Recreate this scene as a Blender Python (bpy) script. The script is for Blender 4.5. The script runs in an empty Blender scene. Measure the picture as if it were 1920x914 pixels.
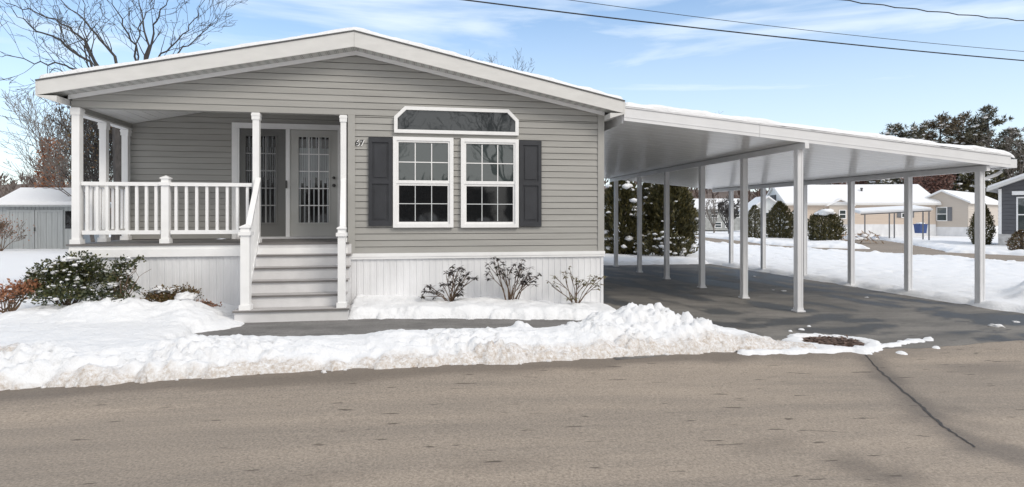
import bpy, math, random
from mathutils import Vector, Matrix, noise
R = random.Random(7)
C = bpy.context.scene.collection
sc = bpy.context.scene

# ------------------------------------------------------------------ camera model (used only to size things in metres)
TH = math.radians(9.8); F = 1100.0; HC = 1.46; VH = 405.0
cT, sT = math.cos(TH), math.sin(TH)
def azt(u): return math.tan(math.atan((u - 960) / F) + TH)
def wx(u, Y): return Y * azt(u)                      # X of a sight line at depth plane Y
def wz(u, v, Y):                                     # height at depth plane Y
    X = wx(u, Y); return HC - (v - VH) * (Y * cT + X * sT) / F
def atz(u, zc):                                      # ground plan point at camera distance zc
    t = azt(u); Y = zc / (cT + t * sT); return Y * t, Y
def sstep(a, b, x):
    if a == b: return 1.0 if x >= b else 0.0
    t = min(1, max(0, (x - a) / (b - a))); return t * t * (3 - 2 * t)
def lerp(a, b, t): return a + (b - a) * t
def interp(pts, x):
    if x <= pts[0][0]: return pts[0][1]
    for (a, b), (c, d) in zip(pts, pts[1:]):
        if x <= c: return b + (d - b) * (x - a) / (c - a)
    return pts[-1][1]
def g(X): return -0.28 * sstep(-1.5, 7.5, X)         # the lot falls gently to the right
def gp(u, v, off=0.0):                               # where a sight line meets the ground
    X = 0
    for _ in range(30):
        zc = (HC - g(X) - off) * F / (v - VH); X, Y = atz(u, zc)
    return X, Y
def fr(x, y, z=0.0, o=3): return noise.fractal(Vector((x, y, z)), 1.0, 2.0, o, noise_basis='PERLIN_ORIGINAL')

# ------------------------------------------------------------------ materials
def newmat(name):
    m = bpy.data.materials.new(name); m.use_nodes = True
    return m, m.node_tree.nodes, m.node_tree.links, m.node_tree.nodes['Principled BSDF']
def lin(c):
    return tuple((x / 12.92 if x <= .04045 else ((x + .055) / 1.055) ** 2.4) for x in c)
def mat(name, col, rough=.6, var=.12, scale=6.0, bump=0.0, bscale=40.0, spec=.5, stretch=(1, 1, 1), col2=None, obj=True):
    m, N, L, b = newmat(name)
    tc = N.new('ShaderNodeTexCoord'); mp = N.new('ShaderNodeMapping'); mp.inputs['Scale'].default_value = stretch
    L.new(tc.outputs['Object'], mp.inputs['Vector'])
    n = N.new('ShaderNodeTexNoise'); n.inputs['Scale'].default_value = scale; n.inputs['Detail'].default_value = 6
    L.new(mp.outputs[0], n.inputs['Vector'])
    r = N.new('ShaderNodeValToRGB'); r.color_ramp.elements[0].position = .32; r.color_ramp.elements[1].position = .68
    c2 = col2 or tuple(min(1, x * (1 + var)) for x in col)
    c1 = col if col2 else tuple(x * (1 - var) for x in col)
    r.color_ramp.elements[0].color = (*c1, 1); r.color_ramp.elements[1].color = (*c2, 1)
    L.new(n.outputs['Fac'], r.inputs['Fac']); L.new(r.outputs['Color'], b.inputs['Base Color'])
    b.inputs['Roughness'].default_value = rough; b.inputs['Specular IOR Level'].default_value = spec
    if bump:
        n2 = N.new('ShaderNodeTexNoise'); n2.inputs['Scale'].default_value = bscale; n2.inputs['Detail'].default_value = 5
        L.new(mp.outputs[0], n2.inputs['Vector'])
        bp = N.new('ShaderNodeBump'); bp.inputs['Strength'].default_value = 1.0; bp.inputs['Distance'].default_value = bump
        L.new(n2.outputs['Fac'], bp.inputs['Height']); L.new(bp.outputs[0], b.inputs['Normal'])
    return m
def leafmat(name, cols, rough=.5):
    m, N, L, b = newmat(name)
    gi = N.new('ShaderNodeNewGeometry'); r = N.new('ShaderNodeValToRGB')
    e = r.color_ramp.elements
    while len(e) < len(cols): e.new(.5)
    for i, c in enumerate(cols):
        e[i].position = i / max(1, len(cols) - 1); e[i].color = (*c, 1)
    L.new(gi.outputs['Random Per Island'], r.inputs['Fac']); L.new(r.outputs['Color'], b.inputs['Base Color'])
    b.inputs['Roughness'].default_value = rough
    return m
def snowmat(name, attr=False):
    m, N, L, b = newmat(name)
    tc = N.new('ShaderNodeTexCoord')
    n = N.new('ShaderNodeTexNoise'); n.inputs['Scale'].default_value = 22; n.inputs['Detail'].default_value = 8; n.inputs['Roughness'].default_value = .65
    L.new(tc.outputs['Object'], n.inputs['Vector'])
    bp = N.new('ShaderNodeBump'); bp.inputs['Distance'].default_value = .03; bp.inputs['Strength'].default_value = .8
    L.new(n.outputs['Fac'], bp.inputs['Height']); L.new(bp.outputs[0], b.inputs['Normal'])
    b.inputs['Roughness'].default_value = .75; b.inputs['Specular IOR Level'].default_value = .25
    b.inputs['Base Color'].default_value = (.84, .85, .87, 1)
    if attr:
        a = N.new('ShaderNodeAttribute'); a.attribute_name = 'dirt'
        n2 = N.new('ShaderNodeTexNoise'); n2.inputs['Scale'].default_value = 24; n2.inputs['Detail'].default_value = 8; n2.inputs['Roughness'].default_value = .8
        L.new(tc.outputs['Object'], n2.inputs['Vector'])
        r0 = N.new('ShaderNodeValToRGB'); r0.color_ramp.elements[0].position = .38; r0.color_ramp.elements[1].position = .66
        L.new(n2.outputs['Fac'], r0.inputs['Fac'])
        mu = N.new('ShaderNodeMath'); mu.operation = 'MULTIPLY'; mu.use_clamp = True
        L.new(a.outputs['Fac'], mu.inputs[0]); L.new(r0.outputs['Color'], mu.inputs[1])
        mx = N.new('ShaderNodeMix'); mx.data_type = 'RGBA'
        mx.inputs['A'].default_value = (.84, .85, .87, 1); mx.inputs['B'].default_value = (.46, .375, .295, 1)
        L.new(mu.outputs[0], mx.inputs['Factor']); L.new(mx.outputs['Result'], b.inputs['Base Color'])
    return m
def roadmat(name, dry, mid, wet, streak, fine_amt=.35):
    m, N, L, b = newmat(name)
    tc = N.new('ShaderNodeTexCoord'); mp = N.new('ShaderNodeMapping'); mp.inputs['Scale'].default_value = streak
    L.new(tc.outputs['Object'], mp.inputs['Vector'])
    n = N.new('ShaderNodeTexNoise'); n.inputs['Scale'].default_value = 1.6; n.inputs['Detail'].default_value = 9; n.inputs['Roughness'].default_value = .62
    L.new(mp.outputs[0], n.inputs['Vector'])
    r = N.new('ShaderNodeValToRGB'); r.color_ramp.elements[0].position = .36; r.color_ramp.elements[1].position = .64
    r.color_ramp.elements[0].color = (*mid, 1); r.color_ramp.elements[1].color = (*dry, 1)
    L.new(n.outputs['Fac'], r.inputs['Fac'])
    f = N.new('ShaderNodeTexNoise'); f.inputs['Scale'].default_value = 55; f.inputs['Detail'].default_value = 6; f.inputs['Roughness'].default_value = .8
    L.new(tc.outputs['Object'], f.inputs['Vector'])
    fr_ = N.new('ShaderNodeMapRange'); fr_.inputs[1].default_value = .3; fr_.inputs[2].default_value = .7
    fr_.inputs[3].default_value = 1 - fine_amt; fr_.inputs[4].default_value = 1 + fine_amt
    L.new(f.outputs['Fac'], fr_.inputs[0])
    mm = N.new('ShaderNodeMix'); mm.data_type = 'RGBA'; mm.blend_type = 'MULTIPLY'; mm.inputs['Factor'].default_value = 1
    L.new(r.outputs['Color'], mm.inputs['A']); L.new(fr_.outputs[0], mm.inputs['B'])
    a = N.new('ShaderNodeAttribute'); a.attribute_name = 'wet'
    # small cracks / pits
    mp2 = N.new('ShaderNodeMapping'); mp2.inputs['Scale'].default_value = (1.6, 9, 1); L.new(tc.outputs['Object'], mp2.inputs['Vector'])
    v = N.new('ShaderNodeTexNoise'); v.inputs['Scale'].default_value = 1.9; v.inputs['Detail'].default_value = 3
    L.new(mp2.outputs[0], v.inputs['Vector'])
    vr = N.new('ShaderNodeMapRange'); vr.inputs[1].default_value = .675; vr.inputs[2].default_value = .72; L.new(v.outputs['Fac'], vr.inputs[0])
    ad = N.new('ShaderNodeMath'); ad.operation = 'ADD'; ad.use_clamp = True
    L.new(a.outputs['Fac'], ad.inputs[0]); L.new(vr.outputs[0], ad.inputs[1])
    mx = N.new('ShaderNodeMix'); mx.data_type = 'RGBA'; mx.inputs['B'].default_value = (*wet, 1)
    L.new(ad.outputs[0], mx.inputs['Factor']); L.new(mm.outputs['Result'], mx.inputs['A'])
    L.new(mx.outputs['Result'], b.inputs['Base Color'])
    rr = N.new('ShaderNodeMapRange'); rr.inputs[3].default_value = .88; rr.inputs[4].default_value = .5
    L.new(a.outputs['Fac'], rr.inputs[0]); L.new(rr.outputs[0], b.inputs['Roughness'])
    b.inputs['Specular IOR Level'].default_value = .35
    bp = N.new('ShaderNodeBump'); bp.inputs['Distance'].default_value = .006; bp.inputs['Strength'].default_value = .8
    L.new(f.outputs['Fac'], bp.inputs['Height']); L.new(bp.outputs[0], b.inputs['Normal'])
    return m
def glassmat(name, col, ior=1.9, rough=.02):
    m, N, L, b = newmat(name)
    b.inputs['Base Color'].default_value = (*col, 1); b.inputs['Roughness'].default_value = rough; b.inputs['IOR'].default_value = ior
    tc = N.new('ShaderNodeTexCoord'); n = N.new('ShaderNodeTexNoise'); n.inputs['Scale'].default_value = 1.3
    L.new(tc.outputs['Object'], n.inputs['Vector'])
    bp = N.new('ShaderNodeBump'); bp.inputs['Distance'].default_value = .01; bp.inputs['Strength'].default_value = .5
    L.new(n.outputs['Fac'], bp.inputs['Height']); L.new(bp.outputs[0], b.inputs['Normal'])
    return m
def soffitmat(name):
    m, N, L, b = newmat(name)
    tc = N.new('ShaderNodeTexCoord'); v = N.new('ShaderNodeTexVoronoi'); v.inputs['Scale'].default_value = 38; v.inputs['Randomness'].default_value = .15
    L.new(tc.outputs['Object'], v.inputs['Vector'])
    r = N.new('ShaderNodeValToRGB'); r.color_ramp.elements[0].position = .28; r.color_ramp.elements[1].position = .36
    r.color_ramp.elements[0].color = (.12, .12, .115, 1); r.color_ramp.elements[1].color = (.55, .55, .53, 1)
    L.new(v.outputs['Distance'], r.inputs['Fac']); L.new(r.outputs['Color'], b.inputs['Base Color'])
    b.inputs['Roughness'].default_value = .6
    return m

M = dict(
    siding=mat('grey_vinyl_siding', (.348, .342, .323), .55, .08, 2.2, stretch=(.35, .35, 5)),
    trimgrey=mat('grey_corner_trim', (.37, .365, .345), .55, .04, 4),
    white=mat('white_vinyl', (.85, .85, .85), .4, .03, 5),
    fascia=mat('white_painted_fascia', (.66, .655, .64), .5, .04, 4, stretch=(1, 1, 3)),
    skirt=mat('white_vinyl_skirting', (.73, .735, .75), .5, .09, 2.2, stretch=(1, 1, .5)),
    riser=mat('pale_riser_board', (.66, .655, .66), .55, .06, 5),
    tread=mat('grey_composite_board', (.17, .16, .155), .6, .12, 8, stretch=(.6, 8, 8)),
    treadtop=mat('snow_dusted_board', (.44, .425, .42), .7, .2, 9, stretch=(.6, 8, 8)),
    soffit=soffitmat('perforated_soffit'),
    ceil=mat('porch_ceiling_white', (.7, .7, .69), .6, .04, 4, stretch=(8, .6, 1)),
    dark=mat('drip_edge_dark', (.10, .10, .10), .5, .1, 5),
    shutter=mat('charcoal_shutter', (.030, .032, .038), .5, .15, 5),
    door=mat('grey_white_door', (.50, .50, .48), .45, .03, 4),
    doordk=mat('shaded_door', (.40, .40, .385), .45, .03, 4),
    metal=mat('dark_hardware', (.05, .048, .045), .35, .1, 5),
    glass=glassmat('window_glass', (.05, .062, .062), 2.0),
    glasslow=glassmat('window_glass_behind_screen', (.010, .011, .012), 1.6, .04),
    glasstop=glassmat('transom_glass', (.035, .04, .043), 1.8),
    blind=mat('white_blind_slats', (.62, .64, .65), .6, .05, 5),
    slat=mat('grey_white_slat', (.40, .425, .44), .6, .25, 2, stretch=(1, 1, .6)),
    alum=mat('white_aluminium', (.74, .745, .76), .3, .03, 3),
    alumceil=mat('glossy_white_roof_pan', (.82, .82, .815), .22, .03, 3),
    roofdark=mat('asphalt_shingle', (.09, .09, .09), .8, .2, 10),
    snow=snowmat('snow'), snowd=snowmat('ploughed_snow', True),
    bark=mat('grey_bark', (.052, .047, .045), .85, .3, 12, stretch=(1, 1, .3)),
    barkpale=mat('pale_bark', (.16, .14, .125), .85, .3, 12),
    twig=mat('brown_twig', (.13, .085, .055), .8, .25, 12),
    wire=mat('black_cable', (.012, .013, .015), .6, .1, 5),
    text=mat('black_numeral', (.012, .012, .012), .4, .1, 5),
    shed=mat('grey_shed_board', (.37, .39, .395), .6, .08, 3, stretch=(6, 6, .5)),
    cream=mat('cream_vinyl', (.60, .50, .415), .6, .05, 3, stretch=(.4, .4, 9)),
    cream2=mat('beige_vinyl', (.55, .49, .43), .6, .05, 3, stretch=(.4, .4, 9)),
    slate=mat('dark_slate_siding', (.095, .097, .107), .6, .08, 3),
    stone=mat('pale_stone_skirt', (.5, .49, .48), .8, .2, 6),
    greyshut=mat('grey_shutter', (.16, .165, .18), .6, .1, 5),
    hwhite=mat('white_house_siding', (.68, .70, .70), .6, .05, 3),
    greyhouse=mat('grey_house_siding', (.36, .37, .36), .7, .2, 3),
    rust=mat('rusty_iron', (.11, .065, .045), .8, .4, 16, .004, 60),
    blue=mat('blue_plastic', (.03, .07, .22), .4, .1, 5),
    tar=mat('tar_seal', (.045, .036, .03), .6, .25, 20),
    dirt=mat('brown_litter', (.16, .10, .07), .9, .4, 25, .01, 60),
    hill=mat('winter_woods_floor', (.14, .105, .085), .9, .35, .25),
)
LEAF = dict(
    holly=leafmat('holly_leaf', [(.018, .03, .014), (.045, .06, .02), (.11, .105, .035), (.03, .045, .022), (.075, .075, .03)], .4),
    juniper=leafmat('juniper_leaf', [(.05, .045, .015), (.13, .10, .03), (.16, .085, .04), (.07, .05, .03)]),
    rustleaf=leafmat('rust_leaf', [(.26, .10, .05), (.36, .17, .09), (.18, .08, .045)]),
    rhodo=leafmat('dark_rhododendron_leaf', [(.03, .026, .028), (.06, .045, .045), (.045, .05, .03)], .4),
    rhodog=leafmat('olive_rhododendron_leaf', [(.10, .10, .035), (.16, .14, .07), (.12, .08, .045)], .4),
    cedar=leafmat('cedar_spray', [(.03, .033, .013), (.065, .062, .02), (.13, .108, .036), (.045, .046, .018)]),
    pine=leafmat('pine_needles', [(.04, .044, .026), (.07, .068, .036), (.12, .10, .058), (.055, .057, .034)]),
    pineb=leafmat('bronze_needles', [(.07, .058, .034), (.15, .108, .062), (.10, .086, .046)]),
    oak=leafmat('oak_winter_leaf', [(.13, .06, .045), (.19, .09, .065), (.09, .045, .035)]),
    woods=leafmat('bare_woods', [(.09, .065, .055), (.14, .10, .085), (.11, .075, .065)], .9),
    mulch=leafmat('brown_mulch', [(.10, .07, .055), (.18, .12, .095), (.07, .05, .04)], .9),
    litter=leafmat('tan_litter', [(.3, .2, .13), (.4, .3, .22)]),
)
ROAD = roadmat('salted_asphalt', (.35, .292, .235), (.27, .23, .19), (.115, .094, .075), (.16, 1.7, 1), .5)
DRIVE = roadmat('dark_driveway_asphalt', (.235, .22, .20), (.15, .143, .133), (.055, .054, .053), (.4, 1.0, 1))
WALK = roadmat('walkway_asphalt', (.22, .212, .205), (.15, .145, .14), (.05, .05, .05), (1, 2, 1))

# ------------------------------------------------------------------ mesh builder
class MB:
    def __init__(s): s.v = []; s.f = []; s.m = []; s.cm = 0
    def face(s, pts):
        k = len(s.v); s.v.extend(tuple(p) for p in pts); s.f.append(tuple(range(k, k + len(pts)))); s.m.append(s.cm)
    def hexa(s, p):   # p: 8 points, bottom 4 ccw then top 4 ccw
        k = len(s.v); s.v.extend(tuple(q) for q in p)
        for f in ((3, 2, 1, 0), (4, 5, 6, 7), (0, 1, 5, 4), (1, 2, 6, 5), (2, 3, 7, 6), (3, 0, 4, 7)):
            s.f.append(tuple(k + i for i in f)); s.m.append(s.cm)
    def box(s, x0, x1, y0, y1, z0, z1):
        s.hexa([(x0, y0, z0), (x1, y0, z0), (x1, y1, z0), (x0, y1, z0), (x0, y0, z1), (x1, y0, z1), (x1, y1, z1), (x0, y1, z1)])
    def bar(s, a, b, w, h, up=(0, 0, 1)):
        a = Vector(a); b = Vector(b); d = (b - a).normalized(); up = Vector(up)
        r = d.cross(up).normalized() * w / 2; u = r.cross(d).normalized() * h / 2
        s.hexa([a - r - u, a + r - u, b + r - u, b - r - u, a - r + u, a + r + u, b + r + u, b - r + u])
    def prism(s, poly, y0, y1):   # poly in (x,z), extruded in y, ccw seen from -y
        n = len(poly); k = len(s.v)
        s.v.extend((x, y0, z) for x, z in poly); s.v.extend((x, y1, z) for x, z in poly)
        s.f.append(tuple(k + i for i in range(n))); s.m.append(s.cm)
        s.f.append(tuple(k + n + i for i in reversed(range(n)))); s.m.append(s.cm)
        for i in range(n):
            j = (i + 1) % n; s.f.append((k + j, k + i, k + n + i, k + n + j)); s.m.append(s.cm)
    def tube(s, pts, rad, sides=4):
        pts = [Vector(p) for p in pts]; k = len(s.v); n = len(pts)
        for i, p in enumerate(pts):
            d = (pts[min(i + 1, n - 1)] - pts[max(i - 1, 0)])
            d = d.normalized() if d.length > 1e-9 else Vector((0, 0, 1))
            a = d.cross(Vector((.31, .17, .93)) if abs(d.z) < .9 else Vector((1, .1, 0))).normalized(); b = d.cross(a)
            r = rad[i] if isinstance(rad, (list, tuple)) else rad
            for j in range(sides):
                t = 2 * math.pi * j / sides; s.v.append(tuple(p + (a * math.cos(t) + b * math.sin(t)) * r))
        for i in range(n - 1):
            for j in range(sides):
                s.f.append((k + i * sides + j, k + i * sides + (j + 1) % sides, k + (i + 1) * sides + (j + 1) % sides, k + (i + 1) * sides + j)); s.m.append(s.cm)
        s.f.append(tuple(k + j for j in reversed(range(sides)))); s.m.append(s.cm)
        s.f.append(tuple(k + (n - 1) * sides + j for j in range(sides))); s.m.append(s.cm)
    def lathe(s, prof, cx, cy, sides=14):
        k = len(s.v); n = len(prof)
        for r, z in prof:
            for j in range(sides):
                t = 2 * math.pi * j / sides; s.v.append((cx + r * math.cos(t), cy + r * math.sin(t), z))
        for i in range(n - 1):
            for j in range(sides):
                s.f.append((k + i * sides + j, k + i * sides + (j + 1) % sides, k + (i + 1) * sides + (j + 1) % sides, k + (i + 1) * sides + j)); s.m.append(s.cm)
        s.f.append(tuple(k + j for j in reversed(range(sides)))); s.m.append(s.cm)
        s.f.append(tuple(k + (n - 1) * sides + j for j in range(sides))); s.m.append(s.cm)
    def leaf(s, p, d, n, L, w):
        p = Vector(p); d = Vector(d).normalized(); sd = d.cross(Vector(n))
        sd = sd.normalized() if sd.length > 1e-6 else Vector((1, 0, 0))
        s.face([p, p + d * L * .5 + sd * w * .5, p + d * L, p + d * L * .5 - sd * w * .5])
    def blob(s, c, r, seed=0, flat=.55, sub=2, amp=.25):
        import bmesh
        bm = bmesh.new(); bmesh.ops.create_icosphere(bm, subdivisions=sub, radius=1)
        k = len(s.v)
        for v in bm.verts:
            q = 1 + amp * noise.noise(v.co * 1.7 + Vector((seed * 3.1, seed * 1.7, seed)))
            s.v.append((c[0] + v.co.x * r * q, c[1] + v.co.y * r * q, c[2] + v.co.z * r * q * flat))
        for f in bm.faces: s.f.append(tuple(k + v.index for v in f.verts)); s.m.append(s.cm)
        bm.free()

WL = {}
def link(o, parent=None, off=(0, 0, 0)):
    C.objects.link(o)
    if parent: o.parent = parent
    WL[o.name] = Vector(off); return o
def woff(p): return WL[p.name] if p else Vector((0, 0, 0))
def part(name, mb, m, parent=None, smooth=False, origin=None, label=None, attr=None):
    """links ONE mesh; mesh is given in world metres; origin = where its own origin goes"""
    po = woff(parent); og = Vector(origin) if origin else Vector(po)
    me = bpy.data.meshes.new(name)
    me.from_pydata([(x - og.x, y - og.y, z - og.z) for x, y, z in mb.v], [], mb.f)
    ms = m if isinstance(m, (list, tuple)) else [m]
    for q in ms: me.materials.append(q)
    if len(ms) > 1: me.polygons.foreach_set('material_index', mb.m)
    if smooth: me.polygons.foreach_set('use_smooth', [True] * len(me.polygons))
    if attr:
        for an, vals in attr.items():
            a = me.attributes.new(an, 'FLOAT', 'POINT'); a.data.foreach_set('value', vals)
    me.update()
    o = bpy.data.objects.new(name, me); link(o, parent, og)
    o.location = og - po
    if label: o['label'] = label
    return o
def tag(o, label=None, cat=None, group=None, kind=None):
    if label: o['label'] = label
    if cat: o['category'] = cat
    if group: o['group'] = group
    if kind: o['kind'] = kind
    return o
def thing(name, loc, label, cat, group=None, rz=0.0):
    o = bpy.data.objects.new(name, None); o.empty_display_size = .2
    link(o, None, loc); o.location = loc; o.rotation_euler.z = rz
    return tag(o, label, cat, group)
def dup(o, parent=None, loc=None, rz=None, scale=None):
    c = o.copy(); C.objects.link(c); WL[c.name] = Vector(WL.get(o.name, (0, 0, 0)))
    if parent: c.parent = parent
    if loc is not None: c.location = loc
    if rz is not None: c.rotation_euler.z = rz
    if scale is not None: c.scale = scale
    for ch in [x for x in list(C.objects) if x.parent == o]: dup(ch, c)
    return c
def structure(name, mb, m, smooth=False, attr=None, kind='structure'):
    o = part(name, mb, m, None, smooth, (0, 0, 0), attr=attr); o['kind'] = kind; return o
def grid(x0, x1, nx, y0, y1, ny, fz, attrs=None, xs=None, ys=None):
    mb = MB(); xs = xs or [lerp(x0, x1, i / nx) for i in range(nx + 1)]; ys = ys or [lerp(y0, y1, j / ny) for j in range(ny + 1)]
    av = {k: [] for k in (attrs or {})}
    for y in ys:
        for x in xs:
            mb.v.append((x, y, fz(x, y)))
            for k in av: av[k].append(attrs[k](x, y))
    w = len(xs)
    for j in range(len(ys) - 1):
        for i in range(w - 1):
            mb.f.append((j * w + i, j * w + i + 1, (j + 1) * w + i + 1, (j + 1) * w + i)); mb.m.append(0)
    return mb, av

# ------------------------------------------------------------------ main dimensions (metres)
YF = 9.67; XL, XR = -4.95, 3.25; XA = -.86; YBK = 26.0
YO = 9.37; XLE, XRE = -5.22, 3.51
YB = 11.3; XP = -.965; DZ = 1.04
EB, ET = 3.175, 3.385; AB, AT = 4.075, 4.32
def ztop(X): return lerp(AT, ET, abs(X - XA) / (XRE - XA))
def zbot(X): return lerp(AB, EB, abs(X - XA) / (XRE - XA))
CX0, CX1 = 3.53, 11.25
def cz(X): return 3.07 - .0885 * (X - CX0)           # underside of the carport roof
CY0, CY1 = 9.40, 19.75

# ------------------------------------------------------------------ the ground
EDGE = [(-30, 3.4), (-8, 5.05), (-3.4, 5.55), (1, 5.93), (3.7, 6.52), (5, 6.63), (8.5, 6.85), (20, 7.6), (40, 9.0)]
def edge(X): return interp(EDGE, X)
def rz_(X, Y): return g(X) - .05 * sstep(0, .9, edge(X) - Y) - .004
xsG = [-900, -300, -120, -60, -30, -15, -8] + [x * .5 for x in range(-6, 20)] + [15, 30, 60, 120, 300, 900]
mb, _ = grid(0, 0, 0, 0, 0, 0, lambda x, y: g(x) - .12, xs=xsG, ys=[-300, -100, -40, -10, 0, 10, 30, 60, 120, 300, 900])
structure('ground', mb, M['snow'])

# street in front
BL = []
for (u, v, ru, rv, k) in ((1640, 885, 120, 26, .8), (1590, 868, 60, 14, .8), (1890, 850, 70, 55, .8), (1730, 790, 70, 14, .9), (1780, 765, 50, 10, .6),
                        (1830, 800, 60, 12, .7), (1450, 830, 120, 10, .5), (1420, 672, 160, 10, .6), (1850, 690, 140, 16, .5), (900, 865, 160, 12, .4), (600, 905, 220, 10, .4)):
    x, y = gp(u, v, -.05); x1, _y = gp(u + ru, v, -.05); _x, y1 = gp(u, v + rv, -.05)
    BL.append((x, y, abs(x1 - x), abs(y1 - y) + .02, k))
CR = [gp(u, v, -.03) for u, v in ((1622, 668), (1640, 684), (1662, 702), (1690, 727), (1722, 752), (1745, 775), (1772, 797), (1800, 815), (1832, 836))]
def segd(p, a, b):
    ax, ay = a; bx, by = b; dx, dy = bx - ax, by - ay
    t = max(0, min(1, ((p[0] - ax) * dx + (p[1] - ay) * dy) / (dx * dx + dy * dy)))
    return math.hypot(p[0] - ax - dx * t, p[1] - ay - dy * t)
def road_wet(x, y):
    n = fr(x * 1.3, y * 3.1, 3)
    d = edge(x) - y
    wid = .42 + .2 * fr(x * .6, 0, 8)
    w = (1 - sstep(wid * .55, wid, d + .06 * n)) * (1.0 if x < 4 else .55 * (1 - sstep(5.5, 7.5, x)))
    for bx, by, rx, ry, k in BL:
        q = math.hypot((x - bx) / rx, (y - by) / ry) + .35 * n
        w = max(w, k * (1 - sstep(.35, 1.05, q)))
    if 3 < x < 8 and y < 7:
        dd = min(segd((x, y), a, b) for a, b in zip(CR, CR[1:]))
        w = max(w, .95 * (1 - sstep(.02, .24, dd + .10 * n)))
    return min(1, w) * .68
def xrange(a, b, s): return [a + i * s for i in range(int(round((b - a) / s)) + 1)]
xsR = [-120, -60, -30, -15, -8] + xrange(-5.5, 9.5, .06) + [11, 14, 18, 24, 40, 70, 120]
T = [0, .02, .04, .06, .08, .1, .12, .14, .16, .18, .2, .22, .24, .26, .28, .3, .33, .36, .39, .42, .45, .48, .52, .56, .6, .65, .7, .75, .8, .85, .9, .95, 1]
mb = MB(); wet = []
for t in reversed(T):
    for x in xsR:
        y = edge(x) + .25 - t * 5.6 if t < 1 else -4.5
        mb.v.append((x, y, rz_(x, y))); wet.append(road_wet(x, y) if -6 < x < 10 else .1)
w = len(xsR)
for j in range(len(T) - 1):
    for i in range(w - 1): mb.f.append((j * w + i, j * w + i + 1, (j + 1) * w + i + 1, (j + 1) * w + i)); mb.m.append(0)
structure('road', mb, ROAD, attr={'wet': wet})
# tar crack
mb = MB(); prev = None
CP = []
for (a, b) in zip(CR, CR[1:]):
    for k in range(8): CP.append((lerp(a[0], b[0], k / 8), lerp(a[1], b[1], k / 8)))
for i, (x, y) in enumerate(CP):
    wdt = .004 + .009 * abs(fr(i * .37, 1.3)) + .005 * sstep(0, 14, i) * (1 - sstep(35, 70, i)); jx = .02 * fr(i * .5, 7.1)
    cur = ((x - wdt + jx, y + wdt * .3, rz_(x, y) + .004), (x + wdt + jx, y - wdt * .3, rz_(x, y) + .004))
    if prev: mb.face([prev[0], prev[1], cur[1], cur[0]])
    prev = cur
structure('road_crack', mb, M['tar'])

# driveway under the carport
def dr_wet(x, y):
    k = sstep(8.2, 10.5, y); n = lerp(fr(x * .5 + y * .3, y * 1.5 - x * .4, 5, 4), fr(x * 1.3 + y * .25, y * .32 - x * .15, 5, 4), k)
    return .92 * sstep(-.04, .16, n)
mb, av = grid(2.2, 11.2, 90, 6.3, 20.5, 130, lambda x, y: g(x) + .004 + (0 if y > edge(x) + .1 else -.03), {'wet': dr_wet})
for i, (x, y, z) in enumerate(mb.v):
    if y < edge(x) + .12: mb.v[i] = (x, edge(x) - .02 + .05 * fr(x * 2, 1) + .12 * fr(x * .7, 4), rz_(x, edge(x)) + .001)
structure('driveway', mb, DRIVE, attr=av)
mb, av = grid(11.2, 18, 60, 6.3, 8.6, 20, lambda x, y: g(x) + .0, {'wet': dr_wet})
structure('driveway_apron', mb, DRIVE, attr=av)
mb, av = grid(-3.2, 3.6, 60, 6.9, 8.75, 16, lambda x, y: g(x) + .008, {'wet': lambda x, y: 0.0})
structure('walkway', mb, WALK, attr=av)

# second street on the right
ST = [((23.0, 6), 5.0), ((22.9, 17), 4.2), ((23.6, 21), 5.2), ((22.0, 25), 5.0), ((20.2, 28), 3.4), ((19.6, 32), 3.0), ((21.2, 38), 2.8), ((24, 60), 3)]
DW = [((24.5, 25.5), 3.0), ((28.6, 32), 3.2), ((31.5, 37.5), 3.6)]
def polyd(p, pl):
    best = 9e9
    for (a, wa), (b, wb) in zip(pl, pl[1:]):
        dx, dy = b[0] - a[0], b[1] - a[1]
        t = max(0, min(1, ((p[0] - a[0]) * dx + (p[1] - a[1]) * dy) / (dx * dx + dy * dy)))
        d = math.hypot(p[0] - a[0] - dx * t, p[1] - a[1] - dy * t) - lerp(wa, wb, t) / 2
        best = min(best, d)
    return best
def ribbon(name, pl, m, lift):
    mb = MB(); pts = []
    for (a, wa), (b, wb) in zip(pl, pl[1:]):
        for k in range(6): pts.append((lerp(a[0], b[0], k / 6), lerp(a[1], b[1], k / 6), lerp(wa, wb, k / 6)))
    pts.append((*pl[-1][0], pl[-1][1]))
    rows = []
    for i, (x, y, w_) in enumerate(pts):
        q = pts[min(i + 1, len(pts) - 1)]; p = pts[max(i - 1, 0)]
        d = Vector((q[0] - p[0], q[1] - p[1], 0)).normalized(); s = Vector((d.y, -d.x, 0))
        rows.append([Vector((x, y, -.28 + lift)) + s * w_ * .62 * t for t in (-1, -.5, 0, .5, 1)])
    for r0, r1 in zip(rows, rows[1:]):
        for k in range(4): mb.face([r0[k], r0[k + 1], r1[k + 1], r1[k]])
    o = structure(name, mb, m, attr={'wet': [.15] * len(mb.v)})
ribbon('side_street', ST, ROAD, .0); ribbon('neighbour_driveway', DW, ROAD, .004)

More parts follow.
